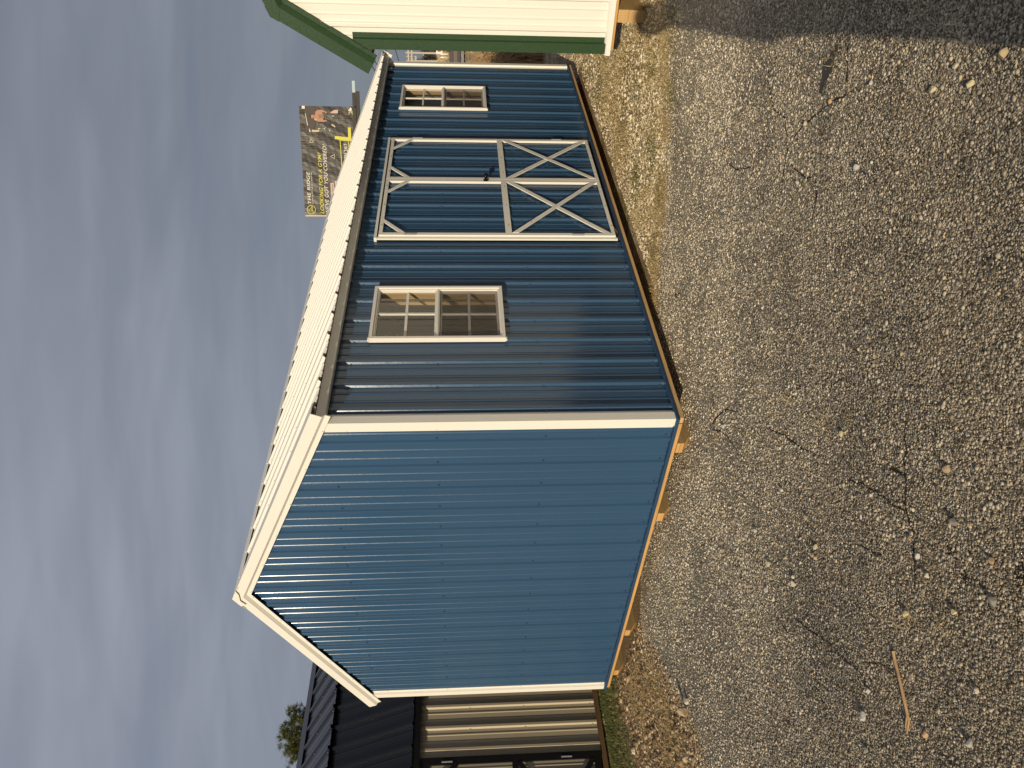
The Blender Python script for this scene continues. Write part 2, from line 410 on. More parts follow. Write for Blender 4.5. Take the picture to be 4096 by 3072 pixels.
def hgt(x, y):
    """low bank that rises beyond the sheds towards the road"""
    d = x*.946+y*.324
    def ss(a, b, t): t = min(1, max(0, (t-a)/(b-a))); return t*t*(3-2*t)
    return G + 1.15*ss(24, 44, d) + 1.95*ss(44, 82, d)
def build_ground():
    xs = sorted(set([-400, -200, -90, -40, -20, -10] + list(np.arange(-5, 20, 2.5)) + list(np.arange(20, 100, 4)) + [110, 130, 160, 220, 400, 800]))
    ys = sorted(set([-400, -200, -90, -40, -20] + list(np.arange(-10, 12, 2.5)) + list(np.arange(12, 44, 4)) + [50, 60, 80, 120, 200, 400]))
    vs = [(x, y, hgt(x, y)) for y in ys for x in xs]
    nx = len(xs)
    fs = [(j*nx+i, j*nx+i+1, (j+1)*nx+i+1, (j+1)*nx+i) for j in range(len(ys)-1) for i in range(nx-1)]
    mb = MB(); mb.add(vs, fs, 0, True)
    tag(mb.build('ground', GROUND), kind='structure')
build_ground()

# ragged edge of the asphalt
edge = [(30.0, -13.5), (6.0, -3.0), (3.2, -2.02), (2.45, -1.72), (2.20, -1.42), (1.86, -1.12), (1.70, -.78), (1.58, -.45), (1.44, -.08), (1.30, .30), (.95, .9), (.45, 1.7), (.10, 2.25), (-.18, 2.52),
        (-.42, 2.33), (-.62, 2.20), (-.90, 1.98), (-1.15, 1.80), (-1.45, 1.68), (-2.2, 1.75), (-4, 2.6), (-12, 6.4), (-40, 19)]
def ragged(pts, amp=.05, step=.04, lim=14):
    o_ = []
    ph = rng.uniform(0, 6.28, 8)
    s = 0
    for (x0, y0), (x1, y1) in zip(pts[:-1], pts[1:]):
        L_ = math.hypot(x1-x0, y1-y0); n = max(1, int(L_/step)) if abs(x0) < lim and abs(x1) < lim else 1
        nx_, ny_ = -(y1-y0)/L_, (x1-x0)/L_
        for i in range(n):
            t = i/n; s += L_/n
            a = sum(math.sin(s*f+p_)*amp/(1+k*.6) for k, (f, p_) in enumerate(zip((3.1, 7.3, 13.7, 29, 53, 91, 150, 210), ph)))*.5
            o_.append((x0+(x1-x0)*t+nx_*a, y0+(y1-y0)*t+ny_*a))
    o_.append(pts[-1]); return o_
EDGE = ragged(edge)
poly = [(x, y, G+.004) for x, y in EDGE] + [(-40, -40, G+.004), (30, -40, G+.004)]
from mathutils.geometry import tessellate_polygon
tri = tessellate_polygon([[Vector(p) for p in poly]])
mb = MB(); mb.add(poly, [tuple(t) for t in tri]); 
asph = mb.build('asphalt', ASPH)
me = asph.data
if me.polygons[0].normal.z < 0: me.flip_normals()
tag(asph, kind='structure')
EP = np.array(poly)[:, :2]
def in_asph(X, Y):
    c = np.zeros(len(X), bool); n = len(EP); j = n-1
    for i in range(n):
        xi, yi = EP[i]; xj, yj = EP[j]
        cond = ((yi > Y) != (yj > Y)) & (X < (xj-xi)*(Y-yi)/((yj-yi) if yj != yi else 1e-9)+xi)
        c ^= cond; j = i
    return c

# ---- visible-area sampler on the ground
def cam_uv(X, Y, Z):
    P = np.stack([X-CAM.x, Y-CAM.y, Z-CAM.z], -1)
    z = P@np.array(_f); u = P@np.array(_r2)/z; v = P@np.array(_u2)/z
    return u, v, z
def scatter(n, density_pow, rmin, rmax, region=None):
    """random ground points around the camera's side of the sheds, thinning with distance"""
    out_x = []; out_y = []; tot = 0
    while tot < n:
        k = n*2
        r = rmin*(rmax/rmin)**rng.random(k) if density_pow == 2 else rmin+(rmax-rmin)*rng.random(k)
        a = YAW+rng.uniform(-.62, .62, k)
        X = CAM.x+r*np.cos(a); Y = CAM.y+r*np.sin(a)
        ok = np.ones(k, bool)
        if region is not None: ok &= region(X, Y)
        out_x.append(X[ok]); out_y.append(Y[ok]); tot += ok.sum()
        if ok.sum() == 0: break
    return np.concatenate(out_x)[:n], np.concatenate(out_y)[:n]
def fast_mesh(name, V, F, mats, parent=None, smooth=False, mi=None):
    me = bpy.data.meshes.new(name); nv, nf = len(V), len(F); k = F.shape[1]
    me.vertices.add(nv); me.vertices.foreach_set('co', V.astype(np.float32).ravel())
    me.loops.add(nf*k); me.loops.foreach_set('vertex_index', F.astype(np.int32).ravel())
    me.polygons.add(nf); me.polygons.foreach_set('loop_start', (np.arange(nf)*k).astype(np.int32))
    for m_ in (mats if isinstance(mats, (list, tuple)) else [mats]): me.materials.append(m_)
    if mi is not None: me.polygons.foreach_set('material_index', mi.astype(np.int32))
    if smooth: me.polygons.foreach_set('use_smooth', np.ones(nf, bool))
    me.update(calc_edges=True)
    o = bpy.data.objects.new(name, me); COL.objects.link(o)
    if parent: o.parent = parent
    return o
def pebbles(name, X, Y, Z, R, material, flatn=.6):
    n = len(X)
    # a low irregular dome: 5 foot, 5 shoulder, 1 top
    ang = np.arange(5)*2*np.pi/5
    base = np.zeros((11, 3))
    base[0:5] = np.stack([np.cos(ang), np.sin(ang), -.3+0*ang], -1)
    base[5:10] = np.stack([.78*np.cos(ang+.5), .78*np.sin(ang+.5), .62+0*ang], -1)
    base[10] = (0, 0, .95)
    V = base[None]*(1+rng.uniform(-.28, .28, (n, 11, 1)))
    V[..., 2] *= flatn*rng.uniform(.6, 1.3, (n, 1))
    V[..., 0] *= rng.uniform(.75, 1.45, (n, 1))
    a = rng.uniform(0, 6.283, n); c, s = np.cos(a)[:, None], np.sin(a)[:, None]
    x = V[..., 0]*c-V[..., 1]*s; y = V[..., 0]*s+V[..., 1]*c
    V = np.stack([x, y, V[..., 2]], -1)*R[:, None, None]
    V += np.stack([X, Y, Z], -1)[:, None, :]
    f = []
    for k in range(5):
        k2 = (k+1) % 5
        f += [(k, k2, 5+k), (k2, 5+k2, 5+k), (5+k, 5+k2, 10)]
    F = (np.array(f)[None]+(np.arange(n)*11)[:, None, None]).reshape(-1, 3)
    return fast_mesh(name, V.reshape(-1, 3), F, material)
def grimy(name, c, rough, isl):
    m, nn, ll, o = mat(name)
    g = nn.new('ShaderNodeNewGeometry'); r = ramp(nn, ll, g.outputs['Random Per Island'], isl)
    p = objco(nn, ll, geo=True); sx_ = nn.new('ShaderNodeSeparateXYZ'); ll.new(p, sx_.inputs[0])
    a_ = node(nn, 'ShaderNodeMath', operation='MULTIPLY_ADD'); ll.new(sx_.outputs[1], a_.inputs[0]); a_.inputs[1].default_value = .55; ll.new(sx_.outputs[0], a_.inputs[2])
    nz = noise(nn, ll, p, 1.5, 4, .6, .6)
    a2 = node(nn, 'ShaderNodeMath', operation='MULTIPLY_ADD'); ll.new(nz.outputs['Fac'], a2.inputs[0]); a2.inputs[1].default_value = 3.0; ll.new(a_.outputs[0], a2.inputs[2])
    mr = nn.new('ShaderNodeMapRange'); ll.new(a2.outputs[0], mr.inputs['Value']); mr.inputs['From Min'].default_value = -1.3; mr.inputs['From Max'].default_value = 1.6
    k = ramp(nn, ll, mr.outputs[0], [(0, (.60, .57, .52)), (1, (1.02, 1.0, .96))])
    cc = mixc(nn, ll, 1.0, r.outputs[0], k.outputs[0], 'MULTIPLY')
    bsdf(nn, ll, o, cc, rough, spec=.3); return m
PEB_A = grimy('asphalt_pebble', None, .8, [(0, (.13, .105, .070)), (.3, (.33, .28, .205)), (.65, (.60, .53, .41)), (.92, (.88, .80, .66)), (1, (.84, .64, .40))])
PEB_G = flat('gravel_pebble', None, .85, [(0, (.17, .12, .06)), (.3, (.42, .325, .185)), (.6, (.64, .52, .33)), (.85, (.84, .72, .50)), (1, (.90, .82, .64))])
_wr = np.random.default_rng(31)
_wv = [(2*np.pi/l*math.cos(t), 2*np.pi/l*math.sin(t), p_, a_) for l, t, p_, a_ in zip(_wr.uniform(.22, 1.5, 14), _wr.uniform(0, 6.28, 14), _wr.uniform(0, 6.28, 14), _wr.uniform(.5, 1, 14))]
def wear(X, Y):
    f = sum(a_*np.sin(kx*X+ky*Y+p_) for kx, ky, p_, a_ in _wv)/3.2
    return .5+.5*np.tanh(f*1.3)
CRACKS = [[(-.432,-.487),(-.317,-.391),(-.257,-.307),(-.214,-.219),(-.206,-.169),(-.170,-.113),(-.208,-.118)],[(-.208,-.118),(-.305,-.207),(-.391,-.264),(-.532,-.312)],
 [(.707,-1.488),(.603,-1.418),(.437,-1.458),(.263,-1.556),(.190,-1.705),(.129,-1.743)],[(.459,-2.121),(.385,-2.043),(.338,-1.964),(.180,-1.890),(.038,-1.911),(-.079,-1.810),(-.104,-1.733),(-.148,-1.634)],
 [(-.498,-2.247),(-.333,-2.135),(-.250,-2.051),(-.185,-1.988),(-.122,-1.915),(-.079,-1.810)],[(-.115,-1.769),(-.233,-1.788),(-.345,-1.807),(-.400,-1.854)],[(-.400,-1.854),(-.464,-1.795),(-.500,-1.700)],
 [(-.295,-2.355),(-.369,-2.282),(-.400,-2.225)],[(-.322,-.431),(-.277,-.339),(-.199,-.200),(-.207,-.131)],[(-1.153,-1.386),(-1.101,-1.323),(-1.086,-1.268),(-1.122,-1.227)],
 [(-1.528,-1.548),(-1.566,-1.486),(-1.602,-1.465),(-1.611,-1.430),(-1.664,-1.383),(-1.732,-1.307),(-1.807,-1.284),(-1.879,-1.216),(-1.935,-1.153)],[(-.746,-.689),(-.911,-.810),(-1.076,-.898),(-1.164,-.966)],
 [(-1.398,-1.075),(-1.488,-1.156),(-1.571,-1.214),(-1.669,-1.259),(-1.732,-1.307)],[(-1.561,-1.326),(-1.609,-1.366),(-1.652,-1.396)],[(-1.632,-.977),(-1.714,-1.038),(-1.750,-1.071)],
 [(-1.404,-.083),(-1.471,-.126),(-1.557,-.159)],[(-1.523,-.260),(-1.628,-.350),(-1.707,-.425),(-1.792,-.508)],[(-1.800,-.499),(-1.892,-.561),(-1.946,-.611),(-1.989,-.627),(-2.027,-.625)],[(-1.956,-.686),(-1.995,-.763),(-2.062,-.837)]]
CR = []
crm = MB()
for ln in CRACKS:
    pts = []
    for (x0, y0), (x1, y1) in zip(ln[:-1], ln[1:]):
        n_ = max(2, int(math.hypot(x1-x0, y1-y0)/.012))
        for i in range(n_): pts.append((x0+(x1-x0)*i/n_+rng.normal(0, .0025), y0+(y1-y0)*i/n_+rng.normal(0, .0025)))
    pts.append(ln[-1]); CR += pts
    vs = []
    for i, (x, y) in enumerate(pts):
        xa, ya = pts[max(0, i-1)]; xb, yb = pts[min(len(pts)-1, i+1)]; l_ = math.hypot(xb-xa, yb-ya)+1e-9
        w_ = max(.0004, abs(rng.normal(.0030, .0018)))*min(1, 4*min(i, len(pts)-1-i)/len(pts)+.15)
        nx_, ny_ = -(yb-ya)/l_*w_, (xb-xa)/l_*w_
        vs += [(x-nx_, y-ny_, G+.0055), (x+nx_, y+ny_, G+.0055)]
    crm.add(vs, [(2*i, 2*i+1, 2*i+3, 2*i+2) for i in range(len(pts)-1)])
tag(crm.build('asphalt_cracks', flat('crack_dark', (.022, .016, .011), .95)), kind='structure')
CR = np.array(CR)
def near_crack(X, Y, d):
    near = np.zeros(len(X), bool)
    for a in range(0, len(CR), 40):
        c = CR[a:a+40]; lo = c.min(0)-d; hi = c.max(0)+d
        k = np.where((X > lo[0]) & (X < hi[0]) & (Y > lo[1]) & (Y < hi[1]))[0]
        if len(k): near[k] |= (((X[k, None]-c[None, :, 0])**2+(Y[k, None]-c[None, :, 1])**2).min(1) < d*d)
    return near
X, Y = scatter(370000, 2, 1.75, 8.5, in_asph)
keep = (rng.random(len(X)) < .30+.70*wear(X, Y)) & ~near_crack(X, Y, .0055)
keep &= ~((np.abs((X+.222)+(Y+2.22)*.12) < .016) & (Y > -2.32) & (Y < -2.12))
X, Y = X[keep], Y[keep]
R = rng.lognormal(math.log(.0023), .44, len(X))*np.clip(np.hypot(X-CAM.x, Y-CAM.y)/3.0, 1, 1.5); R = R.clip(.0016, .0085)
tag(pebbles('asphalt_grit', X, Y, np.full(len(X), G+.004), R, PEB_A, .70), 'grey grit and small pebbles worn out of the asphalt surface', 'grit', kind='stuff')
def region_gravel(X, Y):
    under = (X > .02) & (X < 6.1) & (Y > .02) & (Y < 3.65)
    return (~in_asph(X, Y)) & ~under & (X < 14)
X, Y = scatter(95000, 2, 2.6, 13.0, lambda X, Y: region_gravel(X, Y) & (X > .6))
R = rng.lognormal(math.log(.0050), .52, len(X)).clip(.0025, .024)
tag(pebbles('gravel', X, Y, np.full(len(X), G), R, PEB_G, .75), 'beige gravel and crushed stone along the sheds', 'gravel', kind='stuff')
X, Y = scatter(26000, 2, 3.5, 10.0, lambda X, Y: region_gravel(X, Y) & (X <= .6))
R = rng.lognormal(math.log(.0046), .66, len(X)).clip(.002, .034)
PEB_B = flat('brown_pebble', None, .9, [(0, (.10, .060, .030)), (.4, (.24, .155, .080)), (.75, (.38, .26, .14)), (.93, (.52, .40, .25)), (1, (.68, .58, .42))])
tag(pebbles('brown_gravel', X, Y, np.full(len(X), G), R, PEB_B, .8), 'brown soil crumbs and gravel between the blue shed and the barn', 'soil', kind='stuff')
k = 16000; lx_ = rng.uniform(-2.4, .2, k); ly_ = np.interp(lx_, [-2.2, -1.45, -1.15, -.90, -.62, -.42, -.18, .10], [1.75, 1.68, 1.80, 1.98, 2.20, 2.33, 2.52, 2.25])
Y = ly_-np.abs(rng.normal(0, .10, k))+.03; X = lx_
ok = (X < -.05) | (Y < 0); X = X[ok]; Y = Y[ok]; k = len(X)
tag(pebbles('soil_spill', X, Y, np.full(k, G+.003), rng.lognormal(math.log(.0036), .6, k).clip(.0015, .018), PEB_B, .7), 'brown crumbs washed onto the asphalt below the barn', 'soil', kind='stuff')
# loose pebbles spilled over the asphalt's edge
k = 9000; ii = rng.integers(0, len(EDGE), k); ex = np.array(EDGE)[ii]; ok = (np.abs(ex[:, 0]) < 6)
X = ex[ok, 0]+rng.normal(0, .09, ok.sum()); Y = ex[ok, 1]+rng.normal(0, .09, ok.sum())
ok = ~((X > .02) & (X < 6.1) & (Y > .02) & (Y < 3.65)); X = X[ok]; Y = Y[ok]
tag(pebbles('edge_gravel', X, Y, np.full(len(X), G+.003), rng.lognormal(math.log(.0045), .5, len(X)).clip(.002, .015), PEB_G, .7), 'gravel spilled over the ragged edge of the asphalt', 'gravel', kind='stuff')
# ---- grass
def blades(name, X, Y, H, W, lean, material, z0=G):
    n = len(X); a = rng.uniform(0, 6.283, n); b_ = rng.uniform(0, 6.283, n); le = lean*H*rng.uniform(.2, 1.3, n)
    wx, wy = np.cos(a)*W/2, np.sin(a)*W/2; lx, ly = np.cos(b_)*le, np.sin(b_)*le
    Z = np.full(n, z0) if np.isscalar(z0) else z0
    V = np.stack([np.stack([X-wx, Y-wy, Z], -1), np.stack([X+wx, Y+wy, Z], -1),
                  np.stack([X+wx*.7+lx*.35, Y+wy*.7+ly*.35, Z+H*.55], -1), np.stack([X-wx*.7+lx*.35, Y-wy*.7+ly*.35, Z+H*.55], -1),
                  np.stack([X+lx, Y+ly, Z+H*.92], -1)], 1)
    V = V.reshape(-1, 3)
    f = np.array([(0, 1, 2), (0, 2, 3), (3, 2, 4)])
    F = (f[None]+(np.arange(n)*5)[:, None, None]).reshape(-1, 3)
    return fast_mesh(name, V, F, material)
GRN = flat('grass_green', None, .7, [(0, (.035, .060, .014)), (.5, (.075, .105, .025)), (.8, (.14, .14, .045)), (1, (.34, .27, .13))])
DRY = flat('grass_dry', None, .8, [(0, (.26, .17, .07)), (.5, (.52, .38, .18)), (.85, (.68, .53, .28)), (1, (.15, .15, .045))])
# green strip before the tan barn
n = 30000
t = rng.random(n); q = rng.random(n)**1.3
X = -1.9+3.6*t; Y = 4.66+(X-.17)*.167-.04-q*(.92+.10*np.sin(X*7))
ok = rng.random(n) < (1-q*.75)
X, Y = X[ok], Y[ok]
tag(blades('grass', X, Y, rng.uniform(.018, .060, len(X)), .0045, .8, GRN), 'short green grass along the foot of the tan barn', 'grass', kind='stuff')
# straggly dry grass and moss along the gravel strip on the right
pn = rng.uniform(-1, 1, (40, 2))
n = 60000
X = rng.uniform(.8, 9.5, n); Y = rng.uniform(-2.4, -.02, n)
fld = np.sin(X*2.3+1.7*np.sin(Y*3))+np.sin(Y*5.1+X*1.1)+.8*np.sin(X*6.1-Y*4.4)
ok = (fld > .35) & ~in_asph(X, Y)
ed = np.full(n, False)
X, Y = X[ok], Y[ok]
tag(blades('dry_grass', X, Y, rng.uniform(.010, .042, len(X)), .0035, 1.5, DRY), 'sparse dry grass in the gravel between the sheds', 'dry grass', kind='stuff')
# straw tufts along the asphalt's edge
tx = []; ty = []
for (x, y) in [(1.62, -.50), (1.55, -.30), (1.48, -.12), (1.72, -.72), (1.9, -1.05), (2.1, -1.3), (1.36, .10), (2.3, -1.5), (1.66, -.60)]:
    k = 700; tx.append(x+rng.normal(0, .09, k)); ty.append(y+rng.normal(0, .07, k))
for (x, y) in [(-.55, 2.45), (-.75, 2.2), (-.35, 2.75), (-.95, 2.15), (-.6, 2.9), (-1.1, 2.4), (-.3, 3.1), (-1.3, 2.0)]:
    k = 520; tx.append(x+rng.normal(0, .12, k)); ty.append(y+rng.normal(0, .09, k))
for (x, y) in [(-.837, -.966), (-1.131, -1.141), (-1.289, -1.283), (-.238, -2.267), (-1.99, -1.04), (-1.93, -1.30), (-.29, -.15), (-2.09, -1.20)]:
    k = 26; tx.append(x+rng.normal(0, .018, k)); ty.append(y+rng.normal(0, .018, k))
tx = np.concatenate(tx); ty = np.concatenate(ty)
tag(blades('straw', tx, ty, rng.uniform(.006, .035, len(tx)), .003, 2.2, DRY), 'flattened straw along the edge of the asphalt', 'straw', kind='stuff')
MOSS = flat('moss_green', None, .9, [(0, (.07, .075, .018)), (.6, (.14, .13, .035)), (1, (.30, .24, .10))])
mx_ = []; my_ = []
for (x, y, s) in [(2.15, -1.58, .10), (2.3, -1.75, .12), (1.95, -1.28, .08), (2.6, -1.25, .12), (3.0, -.9, .16), (3.6, -1.0, .2), (2.2, -.75, .12), (2.5, -.35, .10), (3.3, -.4, .15), (4.4, -.8, .25), (4.6, -.3, .15), (1.75, -.62, .05), (5.4, -.9, .3), (1.62, -.2, .05), (6.5, -.8, .3)]:
    k = 1500; mx_.append(x+rng.normal(0, s, k)); my_.append(y+rng.normal(0, s, k))
mx_ = np.concatenate(mx_); my_ = np.concatenate(my_)
ok = (my_ < -.02)
tag(blades('ground_cover', mx_[ok], my_[ok], rng.uniform(.004, .018, ok.sum()), .0035, 1.0, MOSS), 'olive moss and weeds in patches on the gravel', 'weeds', kind='stuff')

# ------------------------------------------------------------------ the blue shed
W_, LEN = 3.666, 6.116
SL = .438; EAV = 2.257                       # roof pan: z = EAV + SL*y  (y from the eave wall)
shed = empty('blue_shed', (0, 0, 0), label='blue metal shed with white trim, X-braced double doors and two windows', cat='shed')
def rz_(y): return EAV+SL*min(y, W_-y)
PAN = .021
# front gable wall (faces -X)
mb = MB(); r0g = .161+.037
ribbed(mb, (PAN, 0, 0), (0, 1, 0), (0, 0, 1), (-1, 0, 0), .02, W_-.02, 0, lambda y: rz_(y)-.012, r0g, 0, brk=(W_/2,))
for k in range(-1, 16):
    y = .161+k*.2286
    if .12 < y < W_-.12:
        for z in (.035, .81, 1.498): mb.screw((PAN, y, z), (-1, 0, 0))
        if rz_(y) > 2.45: mb.screw((PAN, y, 2.16 if rz_(y) < 2.7 else 2.2), (-1, 0, 0))
mb.build('gable_wall', [BLUE, SCREWB], shed)
# far gable
mb = MB(); ribbed(mb, (LEN-PAN, 0, 0), (0, 1, 0), (0, 0, 1), (1, 0, 0), .02, W_-.02, 0, lambda y: rz_(y)-.012, r0g, 0, brk=(W_/2,))
mb.build('gable_wall', [BLUE], shed)
# back wall
mb = MB(); ribbed(mb, (0, W_-PAN, 0), (1, 0, 0), (0, 0, 1), (0, 1, 0), .02, LEN-.02, 0, 2.24, .13)
mb.build('rear_wall', [BLUE], shed)
# long wall with openings
WIN = [(.785, 1.40, 1.03, 1.97), (4.70, 5.322, 1.03, 1.965)]
DX0, DX1, DZ0, DZ1 = 2.085, 3.965, .03, 2.035
mb = MB(); r0l = .103+.030
def lw(u0, u1, a, b): ribbed(mb, (0, PAN, 0), (1, 0, 0), (0, 0, 1), (0, -1, 0), u0, u1, a, b, r0l)
TOP = 2.245
lw(.02, WIN[0][0]+.015, 0, TOP); lw(WIN[0][0]+.015, WIN[0][1]-.015, 0, 1.04); lw(WIN[0][0]+.015, WIN[0][1]-.015, 1.955, TOP)
lw(WIN[0][1]-.015, DX0+.01, 0, TOP); lw(DX0+.01, DX1-.01, DZ1-.01, TOP); lw(DX1-.01, WIN[1][0]+.015, 0, TOP)
lw(WIN[1][0]+.015, WIN[1][1]-.015, 0, 1.04); lw(WIN[1][0]+.015, WIN[1][1]-.015, 1.95, TOP); lw(WIN[1][1]-.015, LEN-.02, 0, TOP)
def clear(x, z):
    for a, b, c, d in WIN+[(DX0, DX1, -1, DZ1)]:
        if a-.02 < x < b+.02 and c-.02 < z < d+.02: return False
    return True
for k in range(27):
    x = .103+k*.2286
    if x < LEN-.05:
        for z in (.035, .81, 1.498, 2.07):
            if clear(x, z): mb.screw((x, PAN, z), (0, -1, 0), 1)
mb.build('long_wall', [BLUE, SCREWB], shed)

# corner trims: flat, angled return, lip
def corner_trim(cx, cy, sx, sy, z1, z2, name='corner_trim', m=WHITE, flatw=.060, lipw=.092, parent=shed, screws=True):
    # sx: direction the x-face runs, sy: direction the y-face runs (inwards)
    o1, o2 = -.003, .0165
    def P(a, b): return Vector((cx+sx*a, cy+sy*b, 0))
    inn = .0035
    prof = [P(lipw, o2), P(flatw+.008, o2), P(flatw, o1), P(o1, o1), P(o1, flatw), P(o2, flatw+.008), P(o2, lipw)]
    back = [P(o2+inn, lipw), P(o2+inn, flatw+.005), P(o1+inn, flatw-.003), P(o1+inn, o1+inn), P(flatw-.003, o1+inn), P(flatw+.005, o2+inn), P(lipw, o2+inn)]
    mb = MB(); mb.sweep(prof+back, [(0, 0, z1), (0, 0, z2)], 0, True)
    if screws:
        for z in (.035, .81, 1.498, 2.05):
            mb.screw(P(lipw-.012, o2)+Vector((0, 0, z)), (0, -sy, 0), 1, .005); mb.screw(P(o2, lipw-.012)+Vector((0, 0, z)), (-sx, 0, 0), 1, .005)
    return mb.build(name, [m, VINYL], parent)
corner_trim(0, 0, 1, 1, .004, 2.190)
corner_trim(LEN, 0, -1, 1, .004, 2.168)
corner_trim(0, W_, 1, -1, .008, 2.190)
corner_trim(LEN, W_, -1, -1, .004, 2.165)

# base drip trims
def drip(a, b, outn, name='base_trim', m=BLUEM, parent=shed):
    a = Vector(a); b = Vector(b); n_ = Vector(outn)
    pr = [n_*(-.018)+Vector((0, 0, .0035)), n_*.010+Vector((0, 0, .002)), n_*.0110+Vector((0, 0, 0)), n_*.003+Vector((0, 0, -.0215)),
          n_*.001+Vector((0, 0, -.0215)), n_*.006+Vector((0, 0, -.002)), n_*(-.018)+Vector((0, 0, -.0005))]
    mb = MB(); mb.sweep(pr, [a, b], 0, True); return mb.build(name, m, parent)
drip((-.010, -.003, 0), (LEN+.01, -.003, 0), (0, -1, 0))
drip((-.003, -.004, 0), (-.003, W_+.01, 0), (-1, 0, 0))
# rim boards and skids
for ya, yb in ((-.002, .044), (W_-.044, W_-.006)):
    mb = MB(); mb.box((.006, ya, -.048), (LEN-.006, yb, -.0045)); mb.build('rim_board', RIMX, shed)
mb = MB(); mb.box((.001, .048, -.046), (.040, W_-.02, -.005)); mb.build('rim_board', RIMY, shed)
mb = MB(); mb.box((LEN-.04, .048, -.051), (LEN-.002, W_-.048, -.005)); mb.build('rim_board', RIMY, shed)
mb = MB(); mb.box((.045, .05, -.044), (LEN-.045, W_-.05, -.02)); mb.build('floor', RIMX, shed)
for i, y in enumerate((.222, .952, 2.575, 3.302)):
    y2 = y+.089
    a = [(-.004, y, -.0485), (-.004, y, -.092), (.066, y, -.1475), (LEN, y, -.1475), (LEN, y, -.0485)]
    vs = a+[(x, y2, z) for x, _, z in a]
    mb = MB(); mb.add(vs, [(0, 1, 2, 3, 4), (9, 8, 7, 6, 5), (0, 4, 9, 5), (2, 7, 8, 3), (3, 8, 9, 4)], 0)
    mb.add(vs, [(0, 5, 6, 1), (1, 6, 7, 2)], 1)
    mb.build('skid', [SKIDM, RIMY], shed)

# roof
ns = math.hypot(1, SL); Vn = Vector((0, 1/ns, SL/ns)); Nn = Vector((0, -SL/ns, 1/ns))
YE = -.105
SLEN = (W_/2-YE)*ns
RX0, RX1 = -.030, LEN+.035
mb = MB(); ribbed(mb, (0, YE, EAV+SL*YE), (1, 0, 0), Vn, Nn, RX0, RX1, 0, SLEN-.01, .06, H=.019)
ribbed(mb, (0, YE, EAV+SL*YE-.0015), (1, 0, 0), Vn, Nn, RX0, RX1, 0, SLEN-.01, .06, H=.019)
for k in range(27):
    for s_ in (.06, .70, 1.32, 1.9):
        x = .06-.03+k*.2286
        if RX0+.02 < x < RX1: mb.screw(Vector((x, YE, EAV+SL*YE))+Vn*s_, Nn, 1, .005)
mb.build('roof_panel', [ROOFW, VINYL], shed)
Vn2 = Vector((0, -1/ns, SL/ns)); Nn2 = Vector((0, SL/ns, 1/ns))
mb = MB(); ribbed(mb, (0, W_-YE, EAV+SL*YE), (1, 0, 0), Vn2, Nn2, RX0, RX1, 0, SLEN-.01, .06)
mb.build('roof_panel', [ROOFW], shed)
# ridge cap rides on the ribs, leaving dark gaps over the pans
mb = MB(); RZ = EAV+SL*W_/2
c0 = Vector((0, W_/2, RZ+.030))
pr = [Vn*(-.15)+Nn*.0, Vector((0, 0, 0)), Vn2*(-.15)]
pr = [Vector((0, W_/2, RZ))+Nn*.0215+Vn*(-.155)-Nn*.005, Vector((0, W_/2, RZ))+Nn*.0215+Vn*(-.150), Vector((0, W_/2, RZ+.028)), Vector((0, W_/2, RZ))+Nn2*.0215+Vn2*(-.150), Vector((0, W_/2, RZ))+Nn2*.0215+Vn2*(-.155)-Nn2*.005]
pr2 = [p-Vector((0, 0, .0015)) for p in reversed(pr)]
mb.sweep(pr+pr2, [(-.045, 0, 0), (LEN+.045, 0, 0)], 0, True)
for k in range(27):
    x = .06+k*.2286
    if x < RX1: mb.screw(Vector((x, W_/2, RZ))+Nn*.0215-Vn*.13, Nn, 1, .005)
mb.build('ridge_cap', [ROOFW, VINYL], shed)
# rake trims
def rake(side, xw, outx, m=WHITE, parent=shed, name='rake_trim'):
    V = Vn if side == 0 else Vn2; Nx = Nn if side == 0 else Nn2
    y0 = YE-.005 if side == 0 else W_-YE+.005
    A = Vector((0, y0, EAV+SL*YE)); B = Vector((0, W_/2, RZ))
    o_ = Vector((outx, 0, 0))
    Xw = Vector((xw, 0, 0))
    pr = [(-.05, .024), (.040, .024), (.040, -.046), (.020, -.062), (.0165, -.064), (.0165, -.096), (.013, -.096), (.013, -.062), (.036, -.043), (.036, .020), (-.05, .020)]
    P3 = [Xw+o_*a+Nx*b for a, b in pr]
    # mitre the two at the ridge plane
    mb = MB()
    d = (B-A).normalized(); vs = []
    for q in P3:
        vs.append(A+q)
    for q in P3:
        s0 = A+q; t_ = (W_/2-s0.y)/d.y; vs.append(s0+d*t_)
    n_ = len(P3)
    mb.add(vs, [(i, (i+1) % n_, n_+(i+1) % n_, n_+i) for i in range(n_)]+[tuple(range(n_))], 0)
    Lr = (B-A).length
    for k in range(6):
        mb.screw(A+Xw+o_*.0165+Nx*(-.086)+d*(.14+k*.38), o_, 1, .0045)
    return mb.build(name, [m, VINYL], parent)
rake(0, .005, -1); rake(1, .005, -1); rake(0, LEN-.005, 1); rake(1, LEN-.005, 1)
# folded end of the ridge cap over the rakes
mb = MB(); zt = RZ+.030
def plate(x):
    return [(x, W_/2-.105, zt-.046), (x, W_/2, zt), (x, W_/2+.105, zt-.046), (x, W_/2+.088, zt-.088), (x, W_/2+.03, zt-.055), (x, W_/2-.055, zt-.06)]
a = plate(-.0480); b = plate(-.0455)
mb.add(a+b, [tuple(range(6)), tuple(range(11, 5, -1))]+[(i, (i+1) % 6, 6+(i+1) % 6, 6+i) for i in range(6)])
mb.build('ridge_end_plate', [WHITE], shed)
